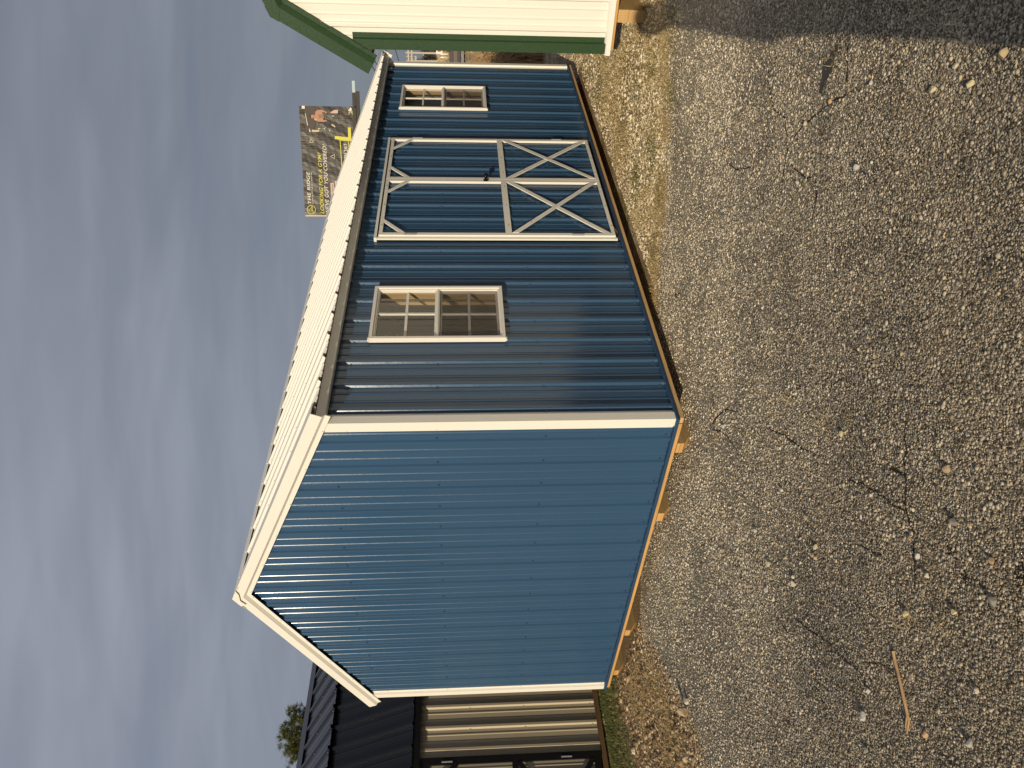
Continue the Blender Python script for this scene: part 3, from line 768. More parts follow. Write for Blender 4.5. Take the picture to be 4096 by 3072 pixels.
# eave fascia under the roof edge
mb = MB()
fz0, fz1 = 2.163, EAV+SL*YE-.004
pr = [Vector((0, -.070, fz1+.006)), Vector((0, -.076, fz1+.006)), Vector((0, -.058, fz0)), Vector((0, -.052, fz0-.004)), Vector((0, .004, fz0-.001)), Vector((0, .004, fz0+.003)), Vector((0, -.052, fz0+.003))]
mb.sweep(pr, [(-.004, 0, 0), (LEN+.004, 0, 0)], 0, True)
mb.build('eave_fascia', WHITE, shed)
mb = MB(); mb.sweep([p*1 if False else Vector((0, W_-p.y, p.z)) for p in pr], [(-.004, 0, 0), (LEN+.004, 0, 0)], 0, True); mb.build('eave_fascia', WHITE, shed)

# windows
def window(x0, x1, z0, z1):
    w_ = empty('window', (x0, 0, z0)); w_.parent = shed
    W2 = x1-x0; H2 = z1-z0; mid = H2*.503
    mb = MB()
    def fr(i, wd, y0, y1):      # rectangle of four bars, inset i
        mb.box((i, y0, i), (i+wd, y1, H2-i)); mb.box((W2-i-wd, y0, i), (W2-i, y1, H2-i))
        mb.box((i+wd, y0, H2-i-wd), (W2-i-wd, y1, H2-i)); mb.box((i+wd, y0, i), (W2-i-wd, y1, i+wd))
    fr(0, .022, -.026, .012); fr(.0225, .012, -.016, .013)
    mb.box((.0345, -.013, mid-.013), (W2-.0345, .014, mid+.013)); mb.box((.0345, -.019, mid-.005), (W2-.0345, -.0135, mid+.005))
    mb.box((-.006, -.020, -.010), (.018, .0, .003)); mb.box((-.006, -.02, H2-.004), (.018, 0, H2+.008))
    mb.build('frame', VINYL, w_)
    mb = MB()    # sash rails
    def sash(za, zb, y0, y1, wd=.016):
        mb.box((.035, y0, za), (.035+wd, y1, zb)); mb.box((W2-.035-wd, y0, za), (W2-.035, y1, zb))
        mb.box((.035+wd, y0, zb-wd), (W2-.035-wd, y1, zb)); mb.box((.035+wd, y0, za), (W2-.035-wd, y1, za+wd))
    sash(mid+.0135, H2-.035, -.008, .010, .008); sash(.035, mid-.0135, .0, .014, .016)
    mb.build('sash', VINYL, w_)
    mb = MB(); cx = W2/2; zc = (mid+.013+H2-.035)/2
    mb.box((cx-.009, -.0025, mid+.0215), (cx+.009, .011, H2-.043))
    mb.box((.043, -.001, zc-.009), (cx-.0095, .0095, zc+.009)); mb.box((cx+.0095, -.001, zc-.009), (W2-.043, .0095, zc+.009))
    zc2 = (mid-.013+.035)/2
    mb.box((cx-.009, .001, .052), (cx+.009, .011, mid-.030))
    mb.box((.052, .002, zc2-.009), (cx-.0095, .010, zc2+.009)); mb.box((cx+.0095, .002, zc2-.009), (W2-.052, .010, zc2+.009))
    mb.build('muntin', VINYL, w_)
    for za, zb, y in ((mid+.0135, H2-.035, .0045), (.035, mid-.0135, .0060)):
        mb = MB(); mb.add([(.036, y, za), (W2-.036, y, za), (W2-.036, y, zb), (.036, y, zb)], [(0, 1, 2, 3)])
        p = mb.build('pane', GLASS, w_)
    mb = MB(); mb.add([(.0345, -.004, .0345), (W2-.0345, -.004, .0345), (W2-.0345, -.004, mid-.013), (.0345, -.004, mid-.013)], [(0, 1, 2, 3)])
    mb.build('screen', SCREEN, w_)
    mb = MB()     # jamb extension and studs around the opening
    for a_, b_ in ((0.012, .002), ):
        pass
    mb.box((W2-.030, .0145, .016), (W2-.016, .094, H2-.016)); mb.box((W2-.028, .101, -.3), (W2+.010, .130, H2+.1))
    mb.box((.016, .0145, .016), (.030, .094, H2-.016)); mb.box((.0305, .0145, H2-.030), (W2-.0305, .094, H2-.016)); mb.box((.0305, .0145, .016), (W2-.0305, .094, .030))
    mb.build('stud', STUD, w_)
    return w_
for a in WIN: window(*a)

# double door
mb = MB()      # outer frame
def flatbar(m, x0, x1, z0, z1, y0, y1): m.box((x0, y0, z0), (x1, y1, z1))
flatbar(mb, DX0, DX0+.028, DZ0, DZ1-.022, -.012, .003); flatbar(mb, DX1-.028, DX1, DZ0, DZ1-.022, -.012, .003); flatbar(mb, DX0, DX1, DZ1-.0215, DZ1, -.018, .02)

mb.build('door_frame', WHITE, shed)
def leaf(x0, x1, hinge_left):
    lf = empty('door', (x0, 0, .044)); lf.parent = shed
    w2 = x1-x0; H2 = 1.999-.044
    mb = MB()
    ribbed(mb, (-x0, .0, 0), (1, 0, 0), (0, 0, 1), (0, -1, 0), x0+.005, x1-.005, .003, H2-.003, r0l, H=.017)
    for k in range(27):
        x = .103+k*.2286
        if x0+.06 < x < x1-.06:
            for z in (.13, .77, 1.45): mb.screw((x-x0, 0, z), (0, -1, 0), 1)
    mb.build('panel', [BLUE, SCREWB], lf)
    Y0, Y1 = -.0265, -.0175; wd = .036
    mb = MB()
    mb.box((0, Y0, 0), (wd, -.004, H2)); mb.build('stile', WHITE, lf)
    mb = MB(); mb.box((w2-wd, Y0, 0), (w2, -.004, H2)); mb.build('stile', WHITE, lf)
    for z0_, z1_ in ((H2-.030, H2), (.863, .915), (0, .028)):
        mb = MB(); mb.box((wd+.0005, Y0, z0_), (w2-wd-.0005, Y1, z1_))
        for t_ in (.12, .5, .88): mb.screw((wd+(w2-2*wd)*t_, Y0, (z0_+z1_)/2), (0, -1, 0), 1, .0045)
        mb.build('rail', [WHITE, SCREWM], lf)
    # X brace of the lower half
    def strip(p, q, w3, y0, y1):
        (xa, za), (xb, zb) = p, q; L_ = math.hypot(xb-xa, zb-za); dx, dz = (xb-xa)/L_, (zb-za)/L_; nx_, nz_ = -dz*w3/2, dx*w3/2
        # clip ends upright along the stiles
        ea = nx_*dz/dx if dx else 0
        pts = [(xa, za-w3/2/dx), (xb, zb-w3/2/dx), (xb, zb+w3/2/dx), (xa, za+w3/2/dx)] if dx > 0 else []
        m2 = MB(); vs = [(x, y0, z) for x, z in pts]+[(x, y1, z) for x, z in pts]
        m2.add(vs, [(0, 1, 2, 3), (7, 6, 5, 4), (0, 4, 5, 1), (1, 5, 6, 2), (2, 6, 7, 3), (3, 7, 4, 0)])
        for t_ in (.18, .82): m2.screw((xa+(xb-xa)*t_, y0, za+(zb-za)*t_), (0, -1, 0), 1, .0045)
        return m2
    lo, hi = .028+.030, .863-.030
    first = ((wd+.001, lo), (w2-wd-.001, hi)); second = ((wd+.001, hi), (w2-wd-.001, lo))
    if hinge_left: a_, b_ = first, second
    else: a_, b_ = second, first
    strip(*a_, .040, Y0+.0005, Y1).build('brace', [WHITE, SCREWM], lf)
    strip(*b_, .040, Y0-.0035, Y0).build('brace', [WHITE, SCREWM], lf)
    # knee braces at the head
    for sx in (0, 1):
        x_in = wd+.0005 if sx == 0 else w2-wd-.0005; x_out = x_in+(.215 if sx == 0 else -.215)
        zt_ = H2-.030
        pts = [(x_in, zt_-.185), (x_in, zt_-.142), (x_out-(.045 if sx == 0 else -.045), zt_), (x_out, zt_)]
        if sx: pts = pts[::-1]
        m2 = MB(); vs = [(x, Y0+.0005, z) for x, z in pts]+[(x, Y1, z) for x, z in pts]
        m2.add(vs, [(0, 1, 2, 3), (7, 6, 5, 4), (0, 4, 5, 1), (1, 5, 6, 2), (2, 6, 7, 3), (3, 7, 4, 0)])
        m2.build('knee_brace', WHITE, lf)
    hx = .006 if hinge_left else w2-.006
    for z in (1.70, .315):
        m2 = MB(); m2.tube([(hx, -.030, z-.05), (hx, -.030, z+.05)], .005, 8, 0); m2.box((hx-.010, -.0290, z-.05), (hx+.010, -.0268, z+.05), 0)
        m2.build('hinge', SCREWM, lf)
    return lf
dl = leaf(2.118, 3.076, True)
dr = leaf(3.082, 3.938, False)
mb = MB(); hx, hz_ = 3.058-2.118, 1.095-.044
mb.tube([(hx, -.030, hz_), (hx, -.036, hz_)], .024, 16); mb.tube([(hx, -.036, hz_), (hx, -.062, hz_)], [.013, .010], 12); mb.ball((hx, -.078, hz_), .026, n=16, sq=(1, .8, 1))
mb.build('handle', KNOB, dl)

# ------------------------------------------------------------------ the cream and green shed (right)
GX, GY = 3.045, -1.170
gs = empty('green_trimmed_shed', (GX, GY, .12), label='cream metal shed with dark green trim and steep barn roof, right of the blue shed', cat='shed')
def gw(x, y, z): return Vector((x-GX, y-GY, z-.12))
GW = 3.05; GL = 6.1
kn_y, kn_z = .262, 2.715   # knee: inset from the wall line, height
eave_z = 2.115
def gtop(t):          # t from the near corner, across the gable
    t = min(t, GW-t)
    if t < kn_y: return eave_z+.15*0+(kn_z-eave_z)*(t+.155)/(kn_y+.155)
    return kn_z+(t-kn_y)*.40
mb = MB()
ribbed(mb, gw(GX+PAN, GY, 0), (0, -1, 0), (0, 0, 1), (-1, 0, 0), .02, GW-.02, .14, lambda t: gtop(t)-.02, .177, 0, brk=(kn_y, GW/2, GW-kn_y))
for k in range(14):
    y = .177-.042+k*.2286
    for z in (.18, .95, 1.71):
        if y < GW-.1: mb.screw(gw(GX+PAN, GY-y, z), (-1, 0, 0))
mb.build('gable_wall', [CREAM, VINYL], gs)
mb = MB(); ribbed(mb, gw(GX+GL-PAN, GY, 0), (0, -1, 0), (0, 0, 1), (1, 0, 0), .02, GW-.02, .14, lambda t: gtop(t)-.02, .177, 0, brk=(kn_y, GW/2, GW-kn_y)); mb.build('gable_wall', [CREAM], gs)
for yy, sgn in ((GY-PAN, 1), (GY-GW+PAN, -1)):
    mb = MB(); ribbed(mb, gw(GX, yy, 0), (1, 0, 0), (0, 0, 1), (0, sgn, 0), .02, GL-.02, .14, 2.16, .11); mb.build('side_wall', [CREAM], gs)
# corner trims (green): wide flat, ridge, lip
for cx, cy, sx, sy in ((GX, GY, 1, -1), (GX+GL, GY, -1, -1), (GX, GY-GW, 1, 1), (GX+GL, GY-GW, -1, 1)):
    P = gw(cx, cy, 0)
    o_ = corner_trim(P.x, P.y, sx, sy, .136-.12, 2.12-.12 if False else 2.05, m=GREEN, flatw=.073, lipw=.120, parent=gs, screws=False)
    o_.data.transform(Matrix.Translation((0, 0, 0)))
# base trim, rim
P1, P2 = gw(GX, GY+.012, .135), gw(GX, GY-GW-.01, .135)
mb = MB(); pr = [Vector((.02, 0, .018)), Vector((-.004, 0, .006)), Vector((-.014, 0, -.004)), Vector((-.016, 0, -.036)), Vector((-.012, 0, -.036)), Vector((.02, 0, -.006))]
mb.sweep(pr, [P1, P2], 0, True); mb.build('base_trim', WHITE, gs)
mb = MB(); a_, b_ = gw(GX+.004, GY-GW+.02, .075), gw(GX+.042, GY-.03, .118); mb.box(tuple(a_), tuple(b_)); mb.build('rim_board', RIMY, gs)
mb = MB(); a_, b_ = gw(GX+.045, GY-.042, .075), gw(GX+GL-.01, GY-.005, .128); mb.box(tuple(a_), tuple(b_)); mb.build('rim_board', RIMX, gs)
mb = MB(); a_, b_ = gw(GX+.045, GY-GW+.05, .10), gw(GX+GL-.05, GY-.05, .128); mb.box(tuple(a_), tuple(b_)); mb.build('floor', RIMX, gs)
# skids run under it, bevelled ends
for ys in (-1.415, -2.2, -3.1, -3.95):
    y1_, y2_ = ys-.095, ys
    a = [(GX-.012, -.012), (GX-.012, .072), (GX+GL, .072), (GX+GL, -.012)]
    vs = [gw(x, y1_, z) for x, z in a]+[gw(x, y2_, z) for x, z in a]
    mb = MB(); mb.add(vs, [(0, 1, 2, 3), (7, 6, 5, 4), (1, 5, 6, 2), (0, 3, 7, 4), (2, 6, 7, 3)], 0); mb.add(vs, [(0, 4, 5, 1)], 1)
    mb.build('skid', [SKIDM, ENDG], gs)
# roof: steep lower slope, flat upper slope
OV = .155
def groof(side):
    sg = -1 if side == 0 else 1
    y_e = GY+OV if side == 0 else GY-GW-OV
    y_k = GY-kn_y if side == 0 else GY-GW+kn_y
    y_r = GY-GW/2
    e_ = Vector((0, y_e, eave_z-.065)); k_ = Vector((0, y_k, kn_z+.03)); r_ = Vector((0, y_r, gtop(GW/2)+.03))
    return e_, k_, r_
for side in (0, 1):
    e_, k_, r_ = groof(side)
    for a, b, nm in ((e_, k_, 'roof_panel'), (k_, r_, 'roof_panel')):
        V = (b-a); Lg = V.length; V.normalize(); Nx = Vector((1, 0, 0)).cross(V)
        if Nx.z < 0: Nx = -Nx
        mb = MB(); ribbed(mb, gw(GX, a.y, a.z), (1, 0, 0), V, Nx, -.03, GL+.03, 0, Lg, .11); mb.build(nm, GREEN, gs)
        pass
    V1 = (k_-e_).normalized(); V2 = (r_-k_).normalized()
    N1 = Vector((1, 0, 0)).cross(V1); N1 = N1 if N1.z > 0 else -N1; N2 = Vector((1, 0, 0)).cross(V2); N2 = N2 if N2.z > 0 else -N2
    NM = (N1+N2).normalized(); NM = NM/NM.dot(N1); NR = Vector((0, 0, 1/N2.z))
    for xo, ox in ((0, -1), (GL, 1)):
        O_ = Vector((ox, 0, 0))
        pr = [(-.03, .030), (.048, .030), (.048, -.060), (.022, -.095), (.018, -.097), (.018, -.128), (.013, -.128), (.013, -.094), (.044, -.056), (.044, .026), (-.03, .026)]
        m2 = MB(); vs = []
        for base_, nn_ in ((e_, N1), (k_, NM), (r_, NR)):
            for p_, q_ in pr: vs.append(gw(GX+xo, base_.y, base_.z)+O_*p_+nn_*q_)
        n_ = len(pr)
        m2.add(vs, [(j_*n_+i, j_*n_+(i+1) % n_, (j_+1)*n_+(i+1) % n_, (j_+1)*n_+i) for j_ in range(2) for i in range(n_)]+[tuple(range(n_)), tuple(range(2*n_, 3*n_))], 0)
        for s_ in (.12, .42): m2.screw(gw(GX+xo, e_.y, e_.z)+O_*.018+N1*(-.115)+V1*s_, O_, 1, .005)
        m2.build('rake_trim', [GREEN, GREEN], gs)
    m2 = MB(); x_ = GX-.0505
    kk = gw(x_, k_.y, k_.z)
    pts = [kk-V1*.06+N1*.034, kk+NM*.036, kk+V2*.07+N2*.034, kk+V2*.05-N2*.045, kk-NM*.055, kk-V1*.03-N1*.045]
    vs = pts+[p+Vector((.0015, 0, 0)) for p in pts]
    tt = tessellate_polygon([[Vector((p.y, p.z, 0)) for p in pts]])
    m2.add(vs, [tuple(t_) for t_ in tt]+[tuple(6+q for q in t_[::-1]) for t_ in tt]+[(i, (i+1) % 6, 6+(i+1) % 6, 6+i) for i in range(6)]); m2.build('rake_cover', GREEN, gs)
    # soffit at the eave: dark underside and a cream board
    yb = GY if side == 0 else GY-GW
    m2 = MB(); lo = gw(GX+.01, min(yb, e_.y+(-.03 if side == 0 else .03)), eave_z-.055); hi = gw(GX+GL-.01, max(yb, e_.y+(-.03 if side == 0 else .03)), eave_z-.047)
    m2.box(tuple(lo), tuple(hi)); m2.build('soffit', CREAM, gs)
# block under the near corner of that shed
mb = MB(); mb.box((-.0, -.046, 0), (.42, .046, .1345), 0); mb.add([(-.0015, -.0455, .0005), (-.0015, .0455, .0005), (-.0015, .0455, .134), (-.0015, -.0455, .134)], [(0, 3, 2, 1)], 1)
ENDG2 = wood('block_end_grain', (.60, .39, .17), (.42, .25, .09), 1, (0, 0, -.066))
bo = mb.build('timber_block', [SKIDM, ENDG2]); bo.location = (GX-.004, -1.460, G+.0005)
tag(bo, 'sawn timber block on the gravel under the cream shed near its green corner', 'timber block')

# ------------------------------------------------------------------ the tan barn (left, behind)
BA = math.radians(3.0)
barn = empty('tan_barn', (.17, 4.70, 0), BA, label='tan metal barn with black gambrel roof, behind the blue shed on the left', cat='barn')
BX0, BX1, BD = -3.4, 3.6, 3.05
wz0, wz1 = -.065, 1.84
DBX0, DBX1 = -1.56, -.352           # black framed door
mb = MB(); r0b = .17+.022
def bw(u0, u1, a, b): ribbed(mb, (0, PAN, 0), (1, 0, 0), (0, 0, 1), (0, -1, 0), u0, u1, a, b, r0b, H=.019)
bw(BX0, DBX0, wz0, wz1); bw(DBX1, BX1, wz0, wz1); bw(DBX0, DBX1, 1.77, wz1)
for k in range(-15, 16):
    x = r0b-.03+k*.2286
    if BX0 < x < BX1 and not DBX0-.02 < x < DBX1+.02:
        for z in (-.02, .70, 1.28): mb.screw((x, PAN, z), (0, -1, 0))
mb.build('front_wall', [TAN, SCREWM], barn)
mb = MB(); mb.box((BX0, BD-.02, wz0), (BX1, BD, wz1)); mb.build('rear_wall', TAN, barn)
kny, knz, rdz = .46, 2.80, 3.31
for x in (BX0+.02, BX1-.02):
    mb = MB(); pts = [(x, .02, wz0), (x, BD, wz0), (x, BD, 1.86), (x, BD-kny, knz), (x, BD/2, rdz), (x, kny, knz), (x, .02, 1.86)]
    vs = pts+[(p[0]+.02, p[1], p[2]) for p in pts]
    mb.add(vs, [tuple(range(7)), tuple(range(13, 6, -1))]+[(i, (i+1) % 7, 7+(i+1) % 7, 7+i) for i in range(7)]); mb.build('end_wall', TAN, barn)
mb = MB(); mb.box((BX0, .003, -.118), (BX1, .041, -.066)); mb.build('skirt_board', BARNW, barn)
for y in (.30, 1.1, 2.0, 2.75):
    mb = MB(); mb.box((BX0, y, G-.02), (BX1, y+.09, -.119)); mb.build('skid', BARNW, barn)
def broof(a, b, nm, H=.022):
    V = Vector((0, b[0]-a[0], b[1]-a[1])); Lg = V.length; V.normalize(); Nx = Vector((1, 0, 0)).cross(V); Nx = Nx if Nx.z > 0 else -Nx
    mb = MB(); ribbed(mb, (0, a[0], a[1]), (1, 0, 0), V, Nx, BX0-.05, BX1+.05, 0, Lg, r0b+.02, H=H)
    for k in range(-16, 17):
        for s_ in (.05, Lg*.5, Lg-.10):
            mb.screw(Vector((r0b-.01+k*.2286, a[0], a[1]))+V*s_, Nx, 1, .0055)
    mb.build(nm, [BLACKR, SCREWK], barn)
broof((-.055, 1.872), (kny, knz), 'lower_roof'); broof((kny-.07, knz-.012), (BD/2, rdz), 'upper_roof')
broof((BD+.055, 1.872), (BD-kny, knz), 'lower_roof'); broof((BD-kny+.07, knz-.012), (BD/2, rdz), 'upper_roof')
mb = MB()
vv = Vector((0, BD/2-kny, rdz-knz)).normalized(); vv2 = Vector((0, -vv.y, vv.z)); rp = Vector((0, BD/2, rdz))
n1_ = Vector((0, -vv.z, vv.y)); n2_ = Vector((0, vv.z, vv.y))
pr = [rp-vv*.15+n1_*.019, rp-vv*.15+n1_*.026, rp+Vector((0, 0, .045)), rp-vv2*.15+n2_*.026, rp-vv2*.15+n2_*.019, rp+Vector((0, 0, .038))]
mb.sweep(pr, [(BX0-.06, 0, 0), (BX1+.06, 0, 0)], 0, True); mb.build('ridge_cap', BLACKR, barn)
mb = MB(); mb.box((BX0-.04, -.042, 1.80), (BX1+.04, -.036, 1.868)); mb.box((BX0-.04, -.036, 1.80), (BX1+.04, .0, 1.806)); mb.build('eave_fascia', BLACKT, barn)
# door of the barn
bd = empty('door', (0, 0, 0)); bd.parent = barn
mb = MB(); ribbed(mb, (0, .012, 0), (1, 0, 0), (0, 0, 1), (0, -1, 0), DBX0+.05, DBX1-.05, -.05, 1.72, r0b-.05, H=.015); mb.build('panel', TAN, bd)
for x0, x1 in ((DBX0, DBX0+.075), (DBX1-.075, DBX1)):
    mb = MB(); mb.box((x0, -.010, -.06), (x1, .01, 1.79)); mb.build('stile', BLACKT, bd)
for z0, z1 in ((1.70, 1.79), (.80, .86), (-.05, .02)):
    mb = MB(); mb.box((DBX0+.076, -.008, z0), (DBX1-.076, -.0035, z1)); mb.build('rail', BLACKT, bd)
for p, q in (((DBX0+.08, .03), (DBX1-.08, .79)), ((DBX0+.08, .79), (DBX1-.08, .03)), ((DBX1-.34, 1.69), (DBX1-.07, 1.42)), ((DBX0+.34, 1.69), (DBX0+.07, 1.42))):
    mb = MB(); mb.bar((p[0], -.0115, p[1]), (q[0], -.0115, q[1]), .005, .05, (0, 0, 1)); mb.build('brace', BLACKT, bd)
for z in (.30, 1.52):
    mb = MB(); mb.box((DBX1-.055, -.016, z-.055), (DBX1-.042, -.0105, z+.055))
    for k in range(5): mb.screw((DBX1-.048, -.016, z-.044+k*.022), (0, -1, 0), 0, .004)
    mb.build('hinge', SCREWM, bd)

# ------------------------------------------------------------------ billboard
def billboard():
    L0 = Vector((38.595, 20.856, 0)); E_ = Vector((.4917, -.8708, 0)); Nb = Vector((-.8708, -.4917, 0)); UP = Vector((0, 0, 1))
    root = empty('billboard', (L0.x+E_.x*3.25, L0.y+E_.y*3.25, hgt(40, 18)), label='weathered black gym billboard with yellow and white lettering above the roof of the blue shed', cat='billboard')
    base = Vector(root.location)
    def P(s, z, d=0.): return L0+E_*s+UP*z+Nb*d-base
    WD, Z0, Z1 = 6.509, 7.685, 10.885
    m, nn, ll, o = mat('sign_vinyl')
    v = objco(nn, ll, (1, 1, 1))
    g = nn.new('ShaderNodeTexCoord')
    wv = nn.new('ShaderNodeTexWave'); wv.wave_type = 'BANDS'; wv.bands_direction = 'Y'; ll.new(g.outputs['Object'], wv.inputs['Vector']); wv.inputs['Scale'].default_value = 2.6; wv.inputs['Distortion'].default_value = .6
    fold_light = noise(nn, ll, objco(nn, ll, (1, 1, 1.2)), .45, 3, .5, .8)
    fr = ramp(nn, ll, fold_light.outputs['Fac'], [(.35, (.030, .026, .022)), (.58, (.058, .049, .039)), (.80, (.17, .14, .095))])  # palest tone paints the highlights of the folds into the vinyl colour
    c = mixc(nn, ll, wv.outputs['Fac'], fr.outputs[0], (.022, .019, .017))
    b = bsdf(nn, ll, o, c, .45, spec=.4)
    fo2 = noise(nn, ll, objco(nn, ll, (1, 1, 1)), 1.4, 4, .6, 1.2)
    bump(nn, ll, fo2.outputs['Fac'], b, .12, .04)
    mb = MB(); vs = []; nx_, nz_ = 26, 14
    for d in (0, -.12):
        for j in range(nz_+1):
            for i in range(nx_+1):
                s = WD*i/nx_; z = Z0+(Z1-Z0)*j/nz_
                bul = 0 if d else .02*math.sin(i*1.7+j*.6)*math.sin(j*1.3)
                vs.append(P(s, z, d+bul-.03 if d == 0 else d))
    n1 = (nx_+1)*(nz_+1); fs = []
    for off in (0, n1):
        for j in range(nz_):
            for i in range(nx_):
                a = off+j*(nx_+1)+i; fs.append((a, a+1, a+nx_+2, a+nx_+1))
    for i in range(nx_): fs.append((i, i+1, n1+i+1, n1+i)); k = nz_*(nx_+1)+i; fs.append((k, k+1, n1+k+1, n1+k))
    for j in range(nz_):
        a = j*(nx_+1); fs.append((a, a+nx_+1, n1+a+nx_+1, n1+a)); a += nx_; fs.append((a, a+nx_+1, n1+a+nx_+1, n1+a))
    mb.add(vs, fs, 0, False); mb.build('sign_face', m, root)
    INK_W = flat('sign_white', (.72, .68, .60)); INK_Y = flat('sign_yellow', (.62, .58, .10)); INK_P = flat('sign_pink', (.55, .40, .34))
    INK_S = flat('sign_skin', (.42, .23, .155)); INK_SD = flat('sign_skin_dark', (.30, .15, .10)); INK_G = flat('sign_grey', (.085, .07, .062)); INK_K = flat('sign_black', (.015, .013, .012)); INK_R = flat('sign_rope', (.22, .25, .20)); INK_B = flat('sign_bare', (.55, .45, .30))
    lay = [0.012]
    def shape(name, pts, m_, d=None):
        d = lay[0] if d is None else d; lay[0] += .0005
        mb = MB(); n_ = len(pts); vs = [P(s, z, d) for s, z in pts]+[P(s, z, d-.006) for s, z in pts]
        t_ = tessellate_polygon([[Vector((s, z, 0)) for s, z in pts]])
        mb.add(vs, [tuple(q) for q in t_]+[tuple(n_+i for i in q[::-1]) for q in t_]+[(i, (i+1) % n_, n_+(i+1) % n_, n_+i) for i in range(n_)])
        return mb.build(name, m_, root)
    def outline(name, pts, w_, m_, close=True):
        mb = MB(); n_ = len(pts)
        for i in range(n_ if close else n_-1):
            a = P(*pts[i], .016); b = P(*pts[(i+1) % n_], .016); mb.bar(a, b, .006, w_, up=tuple(Nb.cross(b-a)))
        return mb.build(name, m_, root)
    def text(s_, name, s0, s1, z0, cap, m_, shear=0., bold=.0, rise=0., d=.014, parent=root):
        cu = bpy.data.curves.new(name, 'FONT'); cu.body = s_; cu.size = 1; cu.shear = shear; cu.offset = bold; cu.extrude = .004; cu.space_character = 1.06
        to = bpy.data.objects.new('tmp', cu); COL.objects.link(to); bpy.context.view_layer.update()
        dg = bpy.context.evaluated_depsgraph_get(); me = bpy.data.meshes.new_from_object(to.evaluated_get(dg)); bpy.data.objects.remove(to)
        co = np.empty(len(me.vertices)*3); me.vertices.foreach_get('co', co); co = co.reshape(-1, 3)
        x0, x1 = co[:, 0].min(), co[:, 0].max(); h = .729 if True else co[:, 1].max()
        sx = (s1-s0)/(x1-x0); sz = cap/h
        out_ = np.array([list(P(s0+(x-x0)*sx, z0+y*sz+rise*(x-x0)*sx, d+z)) for x, y, z in co]); me.vertices.foreach_set('co', out_.ravel()); me.update()
        me.materials.clear(); me.materials.append(m_)
        o = bpy.data.objects.new(name, me); COL.objects.link(o); o.parent = parent; return o
    text('THE RIDGE', 'sign_lettering', .76, 2.69, 10.46, .20, INK_W, .18, .012)
    text('GYM & FITNESS CENTER', 'sign_lettering', .78, 2.66, 10.31, .085, INK_W, 0, .0)
    text('LOOKING FOR A GYM?', 'sign_lettering', .17, 3.82, 9.69, .235, INK_Y, .28, .008)
    text("WE'VE GOT YOU COVERED!", 'sign_lettering', .145, 4.30, 9.372, .232, INK_W, .28, .006)
    shape('sign_box', [(.05, 9.01), (2.037, 9.01), (2.037, 9.225), (.05, 9.225)], INK_P, .008)
    text('Fitness Consultation', 'sign_lettering', .45, 1.95, 9.075, .09, INK_G, 0, .0)
    shape('sign_box', [(.05, 8.72), (2.16, 8.72), (2.16, 8.955), (.05, 8.955)], INK_P, .008)
    text('IR-A Sauna', 'sign_lettering', 1.22, 2.03, 8.785, .10, INK_G, 0, .0)
    text('OPEN 24/7', 'sign_lettering', 3.14, 4.365, 8.09, .225, INK_W, .05, .018)
    outline('sign_outline', [(2.78, 8.47), (4.57, 8.515), (4.53, 8.01), (2.95, 7.99)], .045, INK_Y)
    shape('sign_bracket', [(4.615, 8.833), (4.803, 8.824), (4.724, 8.021), (5.314, 8.016), (5.297, 7.837), (4.509, 7.836)], INK_Y)
    outline('sign_outline', [(3.603, 9.131), (3.712, 8.893), (3.467, 8.919)], .022, INK_W)
    outline('sign_outline', [(4.628, 10.258), (4.426, 10.116), (4.396, 10.358)], .022, INK_W)
    # round logo: ring with a small peak and a dot
    c = (.41, 10.465); outline('sign_logo', [(c[0]+.255*math.cos(t*math.pi/14), c[1]+.255*math.sin(t*math.pi/14)) for t in range(28)], .035, INK_Y)
    outline('sign_logo', [(.24, 10.33), (.38, 10.46), (.42, 10.40), (.60, 10.40), (.47, 10.52), (.36, 10.36)], .03, INK_Y, False)
    outline('sign_logo', [(c[0]-.03+.05*math.cos(t*math.pi/5), c[1]+.13+.05*math.sin(t*math.pi/5)) for t in range(10)], .02, INK_Y)
    # printed picture: figure with battle ropes among gym lights
    pic = [('sign_picture', [(5.0, 10.55), (6.505, 10.52), (6.505, 10.0), (6.33, 9.9), (5.6, 9.9), (5.05, 10.1)], INK_G)]
    for nm, p_, m_ in pic: shape(nm, p_, m_, .006)
    shape('sign_picture', [(5.968, 10.245), (6.008, 10.132), (5.991, 9.991), (5.894, 9.976), (5.795, 10.063), (5.832, 10.252)], INK_S)
    shape('sign_picture', [(5.874, 9.998), (6.205, 9.899), (6.285, 9.754), (6.288, 9.552), (6.10, 9.50), (5.979, 9.446), (5.882, 9.411), (5.782, 9.478), (5.609, 9.425), (5.604, 9.79), (5.777, 9.983)], INK_S)
    shape('sign_picture', [(6.307, 9.551), (6.214, 9.313), (6.157, 9.205), (6.088, 9.299), (6.174, 9.376), (6.13, 9.762)], INK_S)
    shape('sign_picture', [(5.624, 9.789), (5.742, 9.681), (5.706, 9.44), (5.709, 9.257), (5.65, 9.26), (5.589, 9.446)], INK_S)
    shape('sign_picture', [(5.80, 9.72), (6.03, 9.76), (6.02, 9.42), (5.82, 9.42)], INK_SD)
    shape('sign_picture', [(5.80, 10.26), (6.02, 10.26), (6.0, 10.19), (5.82, 10.20)], INK_K)
    shape('sign_picture', [(5.85, 10.08), (5.95, 10.09), (5.94, 10.04), (5.87, 10.03)], INK_SD)
    shape('sign_picture', [(5.70, 9.98), (5.79, 10.02), (5.74, 9.86), (5.66, 9.85)], INK_B)
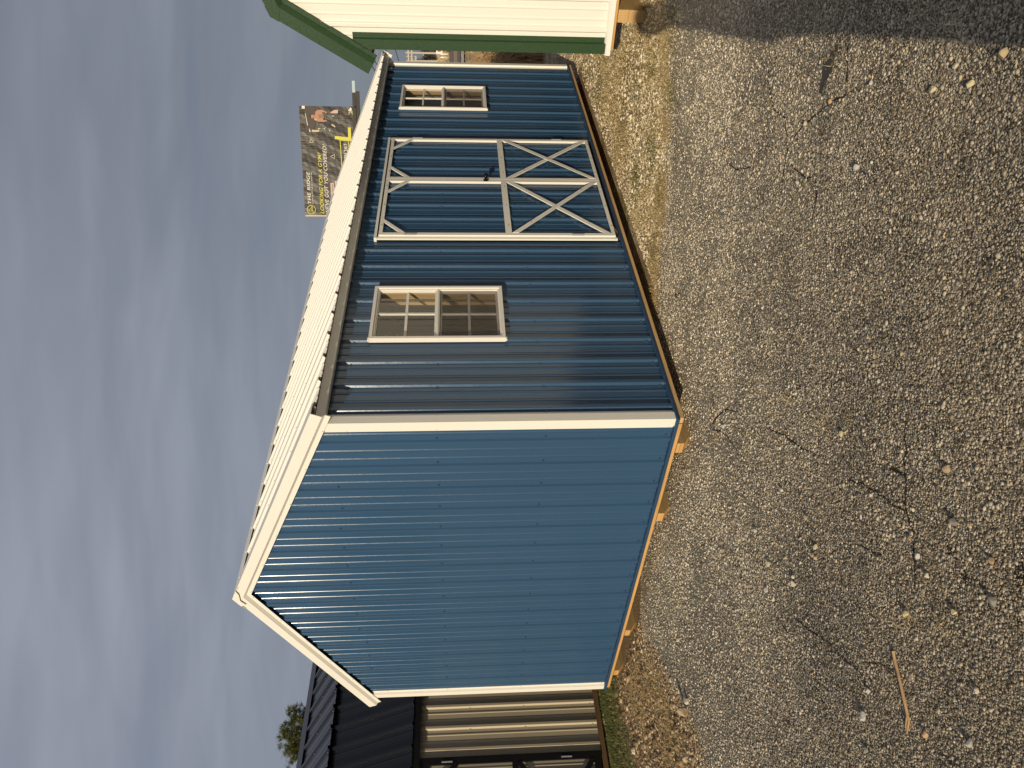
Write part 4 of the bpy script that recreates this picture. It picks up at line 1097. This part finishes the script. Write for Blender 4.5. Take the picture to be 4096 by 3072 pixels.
    for rope in ([(5.956, 9.67), (5.806, 9.273), (5.676, 8.813), (5.602, 8.45), (5.451, 8.071)], [(5.273, 9.726), (5.099, 9.512), (4.985, 9.212), (4.813, 8.813)]):
        mb = MB()
        for (a0, a1), (b0, b1) in zip(rope[:-1], rope[1:]):
            k_ = max(2, int(math.hypot(b0-a0, b1-a1)/.085))
            for i in range(k_):
                s_, z_ = a0+(b0-a0)*(i+.5)/k_, a1+(b1-a1)*(i+.5)/k_
                mb.bar(P(s_-.035, z_+.03, .024), P(s_+.035, z_-.03, .024), .006, .035, up=tuple(Nb.cross(E_)))
        mb.build('sign_picture', INK_R, root)
    shape('sign_picture', [(6.10, 8.58), (6.111, 9.045), (6.219, 8.928), (6.299, 8.763), (6.302, 8.56)], INK_P)
    shape('sign_picture', [(6.503, 10.71), (6.503, 10.53), (6.335, 10.54), (6.349, 10.717)], INK_W)
    shape('sign_picture', [(6.109, 10.54), (6.08, 10.511), (5.381, 10.40), (5.385, 10.44)], INK_W)
    shape('sign_picture', [(5.216, 10.347), (5.187, 10.308), (5.005, 10.257), (5.0, 10.319)], INK_W)
    shape('sign_picture', [(5.139, 10.179), (5.126, 9.723), (5.017, 9.76), (5.012, 10.186)], INK_B)
    for s_, z_, r_ in ((5.2, 9.75, .04), (5.21, 9.62, .025), (5.2, 9.5, .022), (5.21, 9.41, .035), (5.29, 9.34, .02), (5.12, 9.4, .02), (5.14, 9.2, .022), (5.13, 9.1, .025), (5.08, 9.11, .03), (5.13, 9.3, .012), (5.45, 9.85, .012), (5.4, 9.66, .014)):
        shape('sign_picture', [(s_+r_*math.cos(t), z_+r_*math.sin(t)) for t in [i*math.pi/4 for i in range(8)]], INK_W)
    shape('sign_picture', [(5.96, 8.95), (5.96, 8.8), (5.93, 8.8), (5.93, 8.95)], INK_W)
    shape('sign_picture', [(5.50, 8.98), (5.40, 8.80), (5.31, 8.75), (5.30, 8.81), (5.42, 9.0)], INK_B)
    shape('sign_chevron', [(6.253, 7.96), (6.47, 7.80), (6.36, 7.72), (6.253, 7.78)], INK_W)
    outline('sign_chevron', [(6.05, 7.94), (6.235, 7.79), (6.06, 7.70)], .03, INK_W, False)
    outline('sign_chevron', [(6.16, 7.94), (6.33, 7.76), (6.16, 7.70)], .03, INK_Y, False)
    # bare strip where the vinyl has slipped, ragged left edge
    shape('sign_border', [(0, 7.7), (.10, 7.7), (.085, 8.4), (.11, 9.2), (.08, 9.9), (.10, 10.6), (.07, 10.86), (0, 10.86)], INK_B, .004)
    # structure: catwalk beams below, posts
    for s0_, s1_, z_, d_, h_ in ((-.4, 7.28, 7.56, .10, .20), (-.4, 7.30, 7.28, .55, .20), (-.4, 7.1, 7.56, -.5, .2)):
        mb = MB(); mb.bar(P(s0_, z_, d_), P(s1_, z_, d_), .12, h_); mb.build('beam', CATW, root)
    mb = MB(); mb.bar(P(7.29, 7.56, .10), P(7.95, 7.56, .10), .10, .17); mb.build('beam_end', STEELB, root)
    for s_ in (.4, 1.6, 2.8, 4.0, 5.2, 6.4):
        mb = MB(); mb.bar(P(s_, 7.55, .10), P(s_+.25, 7.30, .55), .05, .06); mb.build('strut', CATW, root)
    mb = MB(); mb.tube([P(1.9, 0-0+float(base.z)*0+.2, -.35), P(1.9, 7.7, -.35)], .28, 12); mb.build('post', CATW, root)
    mb = MB(); mb.tube([P(4.7, .2, -.35), P(4.7, 7.7, -.35)], .28, 12); mb.build('post', CATW, root)
billboard()

# ------------------------------------------------------------------ far strip seen between the sheds
D0 = Vector((.9463, .3233, 0)); S0 = Vector((-.3233, .9463, 0))
def strip(name, d0, d1, wid, m_, lift=.004, skew=.0):
    mb = MB(); vs = []; n_ = 24
    for i in range(n_+1):
        s = -wid/2+wid*i/n_
        for d in np.linspace(d0, d1, 7):
            q = D0*(d+skew*s)+S0*s; vs.append((q.x, q.y, hgt(q.x, q.y)+lift+.05))
    fs = [(i*7+j, (i+1)*7+j, (i+1)*7+j+1, i*7+j+1) for i in range(n_) for j in range(6)]
    mb.add(vs, fs, 0, True); o = mb.build(name, m_); 
    if o.data.polygons[0].normal.z < 0: o.data.flip_normals()
    tag(o, kind='structure'); return o
ROADM = flat('road_grey', (.19, .15, .13)); CONC = flat('old_concrete', (.50, .46, .40)); VERGE = flat('dry_verge', (.40, .29, .16)); MED = flat('road_median', (.38, .27, .17))
strip('gravel_path', 40.5, 46.5, 26, CONC, .01, .05)
strip('road', 49, 53.0, 60, ROADM, .012, .10)
strip('verge', 53.2, 57.5, 60, MED, .006, .10)
strip('road', 57.7, 61.5, 60, ROADM, .016, .10)
strip('verge', 62, 84, 60, VERGE, .0, .10)
# dry shrubs behind the sheds
SHR = flat('shrub_dry', None, .8, [(0, (.16, .09, .045)), (.4, (.36, .22, .10)), (.75, (.55, .38, .19)), (1, (.68, .50, .28))])
def shrub(cx, cy, h, rad, n, label):
    mb = MB(); V = []; F = []
    z0 = hgt(cx, cy)
    for k in range(n):
        a = rng.uniform(0, 6.283); r = rad*math.sqrt(rng.random()); x, y = cx+r*math.cos(a), cy+r*math.sin(a)
        hh = h*rng.uniform(.55, 1.05); lx, ly = rng.normal(0, .14*hh, 2); wd = .006
        p = [Vector((x+lx*t*t, y+ly*t*t, z0+hh*t*(1-.08*t))) for t in (0, .4, .75, 1)]
        sd_ = Vector((rng.uniform(-1, 1), rng.uniform(-1, 1), 0)).normalized()*wd
        b = len(V)
        for q, s_ in zip(p, (1, .8, .6, .2)): V.append(q-sd_*s_); V.append(q+sd_*s_)
        for j in range(3): F.append((b+2*j, b+2*j+1, b+2*j+3, b+2*j+2))
        for j in range(3):   # side twigs with small seed heads
            t = rng.uniform(.4, .95); q = Vector((x+lx*t*t, y+ly*t*t, z0+hh*t)); e_ = q+Vector((rng.normal(0, .09), rng.normal(0, .09), rng.uniform(.02, .14)))
            b = len(V); V += [q, q+sd_*.7, e_, e_+Vector((.012, 0, .012))]; F.append((b, b+1, b+3, b+2))
    mb.add(V, F); o = mb.build('dry_shrub', SHR); o.data.transform(Matrix.Translation((-cx, -cy, -z0))); o.location = (cx, cy, z0)
    tag(o, label, 'shrub', 'dry shrubs behind the sheds'); return o
shrub(10.6, 1.55, 1.00, .75, 520, 'tawny dry shrub close behind the blue shed, nearest of the three in the gap')
shrub(14.0, 2.35, 1.30, 1.0, 620, 'tall straw-coloured dry shrub, middle one of the three in the gap between the sheds')
shrub(18.6, 4.3, 1.30, 1.2, 620, 'reddish dry shrub farthest back of the three, before the pale path')
# straw-coloured brush on the bank
n = 5000
dd = rng.uniform(62, 84, n); ss_ = rng.uniform(-5, 7, n)
X = D0.x*dd+S0.x*ss_; Y = D0.y*dd+S0.y*ss_
Z = np.array([hgt(a, b) for a, b in zip(X, Y)])
tag(blades('bank_grass', X, Y, rng.uniform(.2, .7, n), .06, .5, DRY, Z), 'tall dry grass on the bank beyond the road', 'dry grass', kind='stuff')
# far wooded rise
n = 26000
dd = rng.uniform(112, 150, n); ss_ = rng.uniform(-26, 26, n)
top = 5.2+1.3*np.sin(ss_*.5)+.8*np.sin(ss_*1.3+1)
X = D0.x*dd+S0.x*ss_; Y = D0.y*dd+S0.y*ss_
Z = 2.8+rng.random(n)**.8*top
P0 = np.stack([X, Y, Z], -1); A = rng.normal(0, .42, (n, 3)); B = rng.normal(0, .42, (n, 3))
V = np.stack([P0, P0+A, P0+B], 1).reshape(-1, 3); F = np.arange(n*3).reshape(-1, 3)
WOODF = flat('far_wood', None, .9, [(0, (.035, .034, .032)), (.6, (.07, .065, .06)), (1, (.12, .11, .10))])
tag(fast_mesh('far_wood', V, F, WOODF), 'grey leafless wood on the far rise', 'wood', kind='stuff')
hb = MB(); vs = []
for i in range(41):
    s = -200+10*i; q = D0*125+S0*s; q2 = D0*170+S0*s; q3 = D0*300+S0*s
    vs += [(q.x, q.y, 2.9), (q2.x, q2.y, 5.4+.8*math.sin(i*.9)), (q3.x, q3.y, 6.2)]
hb.add(vs, [(3*i+j, 3*i+j+1, 3*i+j+4, 3*i+j+3) for i in range(40) for j in range(2)], 0, True)
tag(hb.build('far_hill', flat('hill_dark', (.09, .085, .075))), kind='structure')

# utility poles and wires
POLE = flat('pole_wood', (.50, .44, .36)); WIRE = flat('wire_dark', (.02, .022, .026)); WIREP = flat('wire_pale', (.34, .37, .42))
def pole(d, ry, top, label, arms, arml=2.4, r=.13):
    x = CAM.x+d; y = CAM.y+d*ry; z0 = hgt(x, y)
    rt = empty('utility_pole', (x, y, z0), label=label, cat='utility pole', group='utility poles beyond the road')
    mb = MB(); mb.tube([(0, 0, -.3), (0, 0, top-z0)], [r, r*.7], 10); mb.build('pole', POLE, rt)
    for a in arms:
        mb = MB(); mb.bar((.35*arml/2, -arml/2*.94, a-z0), (-.35*arml/2, arml/2*.94, a-z0), .12, .13); mb.build('crossarm', POLE, rt)
        for t in (-.9, -.4, .4, .9):
            mb = MB(); mb.tube([(-.35*arml/2*t, arml/2*.94*t, a-z0+.05), (-.35*arml/2*t, arml/2*.94*t, a-z0+.28)], .05, 6); mb.build('insulator', POLE, rt)
    return rt
pole(88, .3385, CAM.z+88*.066, 'tallest pale utility pole in the gap with two crossarms', (CAM.z+88*.0625, CAM.z+88*.058), 1.9)
pole(104, .3485, CAM.z+104*.061, 'pale utility pole in the gap beside the blue shed corner', (CAM.z+104*.058, CAM.z+104*.053), 1.2)
pole(118, .3345, CAM.z+118*.047, 'short utility pole in the gap beside the green trim', (CAM.z+118*.043,), 1.6)
def wire(a, b, d, label, m_=WIRE, r=.02, ext=2.2):
    """cable through two sight points at distance d, hung on beyond them"""
    A = Vector((CAM.x+d, CAM.y+d*a[0], CAM.z+d*a[1])); B = Vector((CAM.x+d*1.02, CAM.y+d*1.02*b[0], CAM.z+d*1.02*b[1]))
    V = B-A; p = [A-V*ext*4+Vector((0, 0, .0)), A, B, B+V*ext*4]
    mb = MB(); mb.tube(p, r, 6); o = mb.build('power_line', m_); tag(o, label, 'power line', 'power lines'); return o
wire((.334, .092), (.350, .084), 42, 'dark power line crossing the gap just above the blue shed eave')
wire((.334, .079), (.350, .075), 46, 'lowest dark power line in the gap between the sheds')
wire((.350, .106), (.358, .101), 40, 'dark power line passing below the tip of the green rake', ext=1.4)
wire((.357, .110), (.365, .105), 38, 'uppermost dark power line behind the tip of the green rake', ext=1.6)
wire((.334, .1015), (.368, .105), 60, 'pale thin cable running level behind the green rake', WIREP, .03, .3)
# marker posts and a small sign by the road
for i, (ry, z, lab) in enumerate(((.3435, .0235, 'white marker post by the far road, left of the two'), (.3395, .024, 'white marker post by the far road, right of the two'))):
    d = 64; x, y = CAM.x+d, CAM.y+d*ry; z0 = hgt(x, y)
    mb = MB(); mb.tube([(0, 0, -.1), (0, 0, .62), (0, 0, .70)], [.07, .07, .035], 10); mb.tube([(0, 0, .4), (0, 0, .5)], .075, 10)
    o = mb.build('marker_post', INK if False else flat('post_white', (.75, .72, .66))); o.location = (x, y, z0); tag(o, lab, 'marker post', 'marker posts by the road')
rt = empty('road_sign', (CAM.x+60, CAM.y+60*.3345, hgt(57, 17)), label='small white and red roadside sign at the edge of the green trim', cat='sign')
mb = MB(); mb.tube([(0, 0, -.1), (0, 0, 1.2)], .03, 8); mb.build('post', flat('sign_post', (.4, .4, .4)), rt)
mb = MB(); mb.box((-.02, -.30, .75), (.0, .30, 1.25)); mb.build('sign_panel', flat('sign_panel_white', (.75, .72, .70)), rt)
mb = MB(); mb.box((-.026, -.2, .88), (-.0205, .12, 1.12)); mb.build('sign_mark', flat('sign_red', (.5, .05, .06)), rt)

# ------------------------------------------------------------------ trees behind the barn
LEAFP = flat('pine_needles', None, .75, [(0, (.020, .032, .008)), (.4, (.055, .072, .016)), (.8, (.12, .125, .03)), (1, (.17, .15, .05))])
BARK = flat('bark', (.10, .07, .05)); BARE = flat('bare_bark', (.27, .23, .20))
def pine(loc, H, label):
    rt = empty('pine_tree', loc, label=label, cat='pine tree')
    mb = MB(); mb.tube([(0, 0, -.2), (.1, 0, H*.5), (.05, .1, H*.96)], [.20, .12, .03], 10)
    cl = []
    for k in range(76):
        t = .34+.63*(k/76)**.85; z = H*t; a = k*2.4+rng.uniform(-.4, .4)
        R_ = (1.0-t)**.55*H*.36*rng.uniform(.45, 1.1)+.15
        tip = Vector((R_*math.cos(a), R_*math.sin(a), z+R_*rng.uniform(.15, .55)))
        b0 = Vector((.08*t, .05*t, z)); mid = b0.lerp(tip, .5)+Vector((0, 0, -.05))
        mb.tube([b0, mid, tip], [.035, .022, .008], 5)
        cl.append((tip, .30)); cl.append((b0.lerp(tip, .72)+Vector(rng.normal(0, .10, 3)), .26))
        if R_ > .9: cl.append((b0.lerp(tip, .45)+Vector(rng.normal(0, .15, 3)), .24))
    cl.append((Vector((.05, .1, H)), .25))
    mb.build('trunk', BARK, rt)
    V = []
    for c, r in cl:
        for tuft in range(8):
            tc_ = c+Vector(rng.normal(0, r*.55, 3)); ax = (tc_-Vector((0, 0, tc_.z-.6))).normalized()
            k = 46
            d = rng.normal(0, .55, (k, 3))+np.array(ax)*.8; d /= np.linalg.norm(d, axis=1, keepdims=True)
            ln = rng.uniform(.10, .19, (k, 1)); s_ = np.cross(d, rng.normal(0, 1, (k, 3))); s_ /= np.linalg.norm(s_, axis=1, keepdims=True); s_ *= .008
            c0 = np.array(tc_)[None]+rng.normal(0, .04, (k, 3))
            V.append(np.stack([c0-s_, c0+s_, c0+d*ln], 1).reshape(-1, 3))
    V = np.concatenate(V); F = np.arange(len(V)).reshape(-1, 3)
    fast_mesh('crown', V, F, LEAFP, rt)
    return rt
pine((9.45, 27.2, G), 8.55, 'olive green pine with an open crown behind the black barn roof')
def bare_tree(loc, H, seed, label, spread=.5, r0=.07, name='bare_tree'):
    rt = empty(name, loc, label=label, cat='bare tree', group='bare trees behind the barn')
    rs = np.random.default_rng(seed); mb = MB(); tw = MB()
    def grow(p, d, ln, r, lev):
        pts = [p]; dd = Vector(d)
        for i in range(3):
            dd = (dd+Vector(rs.normal(0, .16, 3))+Vector((0, 0, .06))).normalized(); pts.append(pts[-1]+dd*ln/3)
        (mb if lev < 2 else tw).tube(pts, [r, r*.85, r*.7, r*.5], 5 if lev < 2 else 3)
        if lev < 4:
            for k in range(3 if lev else 6):
                t = rs.uniform(.35, 1); q = pts[0].lerp(pts[-1], t) if lev == 0 else pts[rs.integers(1, 4)]
                nd = (dd+Vector(rs.normal(0, spread, 3))).normalized()
                grow(q, nd, ln*rs.uniform(.45, .65), r*.5, lev+1)
    grow(Vector((0, 0, -.1)), (0, 0, 1), H*.62, r0, 0)
    mb.build('trunk', BARE, rt); tw.build('twigs', BARE, rt); return rt
def at_dir(a, b, d): return (CAM.x+a*d, CAM.y+b*d, G)
bare_tree(at_dir(.466, .998, 27), 6.4, 3, 'leafless tree with a leaning fork beside the pine', .55)
bare_tree(at_dir(.505, .945, 30), 7.2, 9, 'tallest thin leafless tree behind the barn ridge', .35, .06)
bare_tree(at_dir(.488, .965, 33), 6.5, 14, 'small pale leafless tree between the tall one and the forked one', .4, .05)
bare_tree(at_dir(.532, .915, 31), 6.6, 21, 'leafless tree just left of the white rake of the blue shed', .4, .05)

# ------------------------------------------------------------------ loose stones and the stick
def stone(x, y, r, col, label, sq=(1, .8, .7), seed=0):
    rs = np.random.default_rng(seed+int(abs(x*1000)+abs(y*977)))
    m, nn, ll, o = mat('stone_'+col)
    c = {'cream': (.56, .49, .37), 'tan': (.44, .34, .21), 'white': (.50, .475, .43), 'grey': (.24, .225, .20), 'orange': (.48, .32, .18), 'yellow': (.56, .48, .29)}[col]
    nz = noise(nn, ll, objco(nn, ll), 60, 4, .6); cc = mixc(nn, ll, nz.outputs['Fac'], tuple(q*1.15 for q in c), tuple(q*.7 for q in c)); b = bsdf(nn, ll, o, cc, .85, spec=.2); bump(nn, ll, nz.outputs['Fac'], b, .6, .004)
    import bmesh
    bm = bmesh.new(); bmesh.ops.create_icosphere(bm, subdivisions=3, radius=1)
    pl = [Vector(rs.normal(0, 1, 3)).normalized() for _ in range(14)]; dl_ = [rs.uniform(.50, .88) for _ in pl]
    for v in bm.verts:
        p = v.co.copy()
        for n_, d_ in zip(pl, dl_):
            k = p.dot(n_)
            if k > d_: p -= n_*(k-d_)
        v.co = Vector((p.x*sq[0]*r, p.y*sq[1]*r, p.z*sq[2]*r))*(1+rs.normal(0, .012))
    R3 = Matrix.Rotation(rs.uniform(0, 6.28), 3, 'Z')
    for v in bm.verts: v.co = R3 @ v.co
    zmin = min(v.co.z for v in bm.verts)
    me = bpy.data.meshes.new('loose_stone'); bm.to_mesh(me); bm.free(); me.materials.append(m)
    ob = bpy.data.objects.new('loose_stone', me); COL.objects.link(ob)
    ob.location = (x, y, G+.004-zmin*.72)
    tag(ob, label, 'stone', 'loose stones on the asphalt'); return ob
STN = [(-1.107, 1.668, .046, 'tan', 'largest tan rock, at the brown verge on the far left, casting a long shadow', (.55, .75, 1.0)),
 (-1.06, 1.60, .028, 'cream', 'cream chip lying right beside the largest tan rock'),
 (-1.782, -1.581, .017, 'tan', 'tan stone in the dark foreground right of centre with a wide shadow'),
 (-1.912, -1.488, .018, 'grey', 'grey angular stone in the near foreground beside a dark shadow'),
 (-1.808, -1.259, .013, 'tan', 'tan stone just left of the long crack in the near foreground'),
 (-1.218, -.231, .020, 'cream', 'cream stone out on the asphalt below the middle skids'),
 (-1.283, -.103, .019, 'white', 'white oval stone nearest to the cream one below the middle skids'),
 (-1.433, -.392, .019, 'cream', 'cream stone, larger of the touching pair in mid asphalt'),
 (-1.405, -.405, .013, 'white', 'white stone, smaller of the touching pair in mid asphalt'),
 (-1.441, -.686, .014, 'yellow', 'yellowish stone, upper of two in a row in mid asphalt'),
 (-1.471, -.650, .013, 'orange', 'orange chip, lower of two in a row in mid asphalt'),
 (-1.005, -.209, .016, 'white', 'whitish stone with a black shadow nearest the shed front'),
 (-1.307, -.711, .014, 'tan', 'long tan stone leaning on small white pebbles'),
 (-1.273, -1.200, .014, 'yellow', 'small yellow stone alone on smooth asphalt before the doors'),
 (-.342, -.283, .017, 'white', 'white stone closest to the near corner of the blue shed'),
 (-2.083, -1.535, .014, 'orange', 'orange pebble in the very near foreground'),
 (-1.876, -1.256, .013, 'white', 'round white stone beside the crack in the near foreground'),
 (-1.641, -1.708, .010, 'cream', 'tiny cream stone right of the wide shadow'),
 (-1.968, -1.053, .016, 'yellow', 'yellow broken stone beside dry straw in the left foreground'),
 (-2.092, -1.281, .014, 'yellow', 'yellow double-peaked stone in the near foreground'),
 (-2.161, -1.452, .019, 'grey', 'flat grey stone at the lower edge of the foreground'),
 (-1.067, -.607, .015, 'white', 'square white stone in the open asphalt'),
 (-1.946, -1.248, .014, 'cream', 'cream broken stone just below the round white one'),
 (-.943, -2.418, .016, 'yellow', 'yellow stone among pebbles near the right edge of the asphalt'),
 (-1.106, -2.495, .017, 'yellow', 'bright yellow angular stone in the right foreground'),
 (-1.006, -2.512, .013, 'cream', 'small cream stone right of the bright yellow angular one'),
 (-1.182, -2.607, .019, 'tan', 'tan wedge-shaped stone nearest the large shadow'),
 (-.690, -2.030, .017, 'white', 'white angular stone with a dark shadow in the right half'),
 (-.579, -2.300, .014, 'white', 'white stone left of the large shadow edge'),
 (-.329, -2.135, .013, 'orange', 'orange-tan stone at the end of a crack on the right'),
 (-.182, -1.978, .013, 'cream', 'cream stone in the crack on the right'),
 (-.278, -1.753, .012, 'white', 'small white stone before the double doors'),
 (.644, -1.464, .016, 'orange', 'orange stone far out before the second window'),
 (-2.086, -.528, .022, 'white', 'large pale stone left of the brown stick'),
 (-2.033, -.629, .014, 'white', 'white split stone by the long crack near the stick'),
 (-.689, 1.477, .017, 'cream', 'cream stone with a shadow below the third skid'),
 (-2.284, -.858, .014, 'orange', 'orange bark-like chip below the brown stick'),
 (-2.391, -1.054, .016, 'white', 'white stone at the lower left foreground edge'),
 (-2.175, -.448, .016, 'grey', 'grey stone at the left foreground edge'),
 (-2.300, -1.20, .013, 'cream', 'cream stone between the orange pebble and the lower edge')]
for s in STN: stone(*s[:5], *(s[5:]))
TAR = [(-.231, -2.323), (-.248, -2.323), (-.247, -2.262), (-.262, -2.228), (-.230, -2.177), (-.233, -2.128), (-.205, -2.116), (-.189, -2.186), (-.176, -2.214), (-.211, -2.274)]
mb = MB(); mb.add([(x, y, G+.0062) for x, y in ragged(TAR+[TAR[0]], .004, .006)[:-1]], [])
tp = [Vector(v) for v in mb.v]; mb.f = [tuple(t) for t in tessellate_polygon([tp])]; mb.m = [0]*len(mb.f); mb.sm = [False]*len(mb.f)
o = mb.build('tar_smear', flat('tar', (.045, .040, .034), .6)); tag(o, kind='structure')
if o.data.polygons[0].normal.z < 0: o.data.flip_normals()
STK = wood('stick_bark', (.46, .30, .16), (.24, .14, .07), 0)
mb = MB(); mb.tube([(-2.018, -.893, G+.012), (-2.05, -.880, G+.014), (-2.096, -.862, G+.013), (-2.16, -.835, G+.014), (-2.221, -.802, G+.012), (-2.243, -.760, G+.012)], [.0045, .0055, .0052, .0058, .0045, .002], 8)
mb.tube([(-2.20, -.815, G+.014), (-2.225, -.785, G+.018), (-2.236, -.768, G+.015)], [.003, .0025, .0015], 6)
tag(mb.build('stick', STK), 'thin brown stick lying on the asphalt in the left foreground', 'stick')

# ------------------------------------------------------------------ the person taking the photograph (throws the shadow at the right edge)
def photographer():
    import bmesh
    back = Vector((-math.cos(YAW), -math.sin(YAW), 0)); side = Vector((math.cos(SUN_AZ+math.pi/2), math.sin(SUN_AZ+math.pi/2), 0))
    C0 = Vector((CAM.x, CAM.y, 0))+back*.46+Vector((-math.sin(SUN_AZ), math.cos(SUN_AZ), 0))*.07; C0.z = G
    fw = -back; lf = Vector((0, 0, 1)).cross(fw)
    def Q(f_, l_, z_): return fw*f_+lf*l_+Vector((0, 0, z_))
    J = {'pel': (Q(0, 0, .98), .24), 'spn': (Q(.01, .0, 1.18), .23), 'chs': (Q(.02, .02, 1.40), .235), 'nck': (Q(.03, .08, 1.55), .075), 'hd0': (Q(.06, .18, 1.65), .11), 'hd1': (Q(.08, .22, 1.76), .15), 'hd2': (Q(.07, .23, 1.85), .10)}
    E_ = [('pel', 'spn'), ('spn', 'chs'), ('chs', 'nck'), ('nck', 'hd0'), ('hd0', 'hd1'), ('hd1', 'hd2')]
    for s_, n_ in ((1, 'l'), (-1, 'r')):
        J[n_+'sh'] = (Q(.02, .20*s_+.02, 1.43), .085); J[n_+'el'] = (Q(.16, .14*s_+.02, 1.05), .07); J[n_+'wr'] = (Q(.36, .07*s_, 1.42), .036); J[n_+'hn'] = (Q(.405, .055*s_, 1.48), .035)
        E_ += [('chs', n_+'sh'), (n_+'sh', n_+'el'), (n_+'el', n_+'wr'), (n_+'wr', n_+'hn')]
        J[n_+'hp'] = (Q(0, .10*s_, .92), .15); J[n_+'kn'] = (Q(.02, .12*s_, .52), .10); J[n_+'an'] = (Q(-.02, .13*s_, .10), .05); J[n_+'to'] = (Q(.16, .15*s_, .045), .042)
        E_ += [('pel', n_+'hp'), (n_+'hp', n_+'kn'), (n_+'kn', n_+'an'), (n_+'an', n_+'to')]
    keys = list(J); me = bpy.data.meshes.new('person'); me.from_pydata([J[k][0] for k in keys], [(keys.index(a), keys.index(b)) for a, b in E_], [])
    o = bpy.data.objects.new('person', me); COL.objects.link(o); o.location = C0
    mo = o.modifiers.new('skin', 'SKIN'); 
    for i, k in enumerate(keys): me.skin_vertices[0].data[i].radius = (J[k][1], J[k][1])
    me.skin_vertices[0].data[0].use_root = True
    o.modifiers.new('sub', 'SUBSURF').levels = 2; o.modifiers['sub'].render_levels = 2
    bpy.context.view_layer.update()
    dg = bpy.context.evaluated_depsgraph_get(); m2 = bpy.data.meshes.new_from_object(o.evaluated_get(dg))
    o.modifiers.clear(); o.data = m2
    skin = flat('skin', (.48, .30, .22)); jac = flat('jacket_dark', (.04, .045, .06)); jea = flat('trousers_dark', (.06, .065, .085)); sho = flat('shoe_brown', (.08, .05, .03))
    m2.materials.clear()
    for m_ in (jac, skin, jea, sho): m2.materials.append(m_)
    for p in m2.polygons:
        z = p.center.z; p.use_smooth = True
        fr = p.center.dot(fw)
        p.material_index = 3 if z < .10 else 2 if z < .95 else 1 if (z > 1.56 and fr < .2) or fr > .35 else 0
    # hair and fingers
    mb = MB(); c = Q(.05, .22, 1.79); mb.ball(tuple(c), .122, 0, 16, (1, 1, .85)); h = mb.build('hair', flat('hair_brown', (.05, .03, .02)), o)
    mb = MB()
    for s_ in (1, -1):
        for k in range(4):
            z = 1.455+k*.019; a = Q(.400, .060*s_, z); mb.tube([a, Q(.425, .055*s_, z+.002), Q(.432, .034*s_, z+.004)], [.0085, .008, .0065], 7)
        mb.tube([Q(.39, .055*s_, 1.50), Q(.385, .035*s_, 1.525), Q(.392, .015*s_, 1.53)], [.010, .009, .007], 7)
    mb.build('fingers', skin, o)
    tag(o, 'person in a dark jacket holding up a phone, casting the shadow at the right edge', 'person')
    # the phone, on its side behind the lens point
    mb = MB(); mb.box((-.072, -.036, 0), (.072, .036, .008)); ph = mb.build('phone', flat('phone_black', (.01, .01, .012), .2))
    Mx = Matrix((_u2, _r2, -_f)).transposed()  # long side upright
    Mp = Matrix((-_u2, _r2, -_f)).transposed().to_4x4(); Mp.translation = CAM-_f*.012+(-_u2)*.05
    ph.matrix_world = Mp
    tag(ph, 'black phone held up in both hands by the photographing person', 'phone')
photographer()
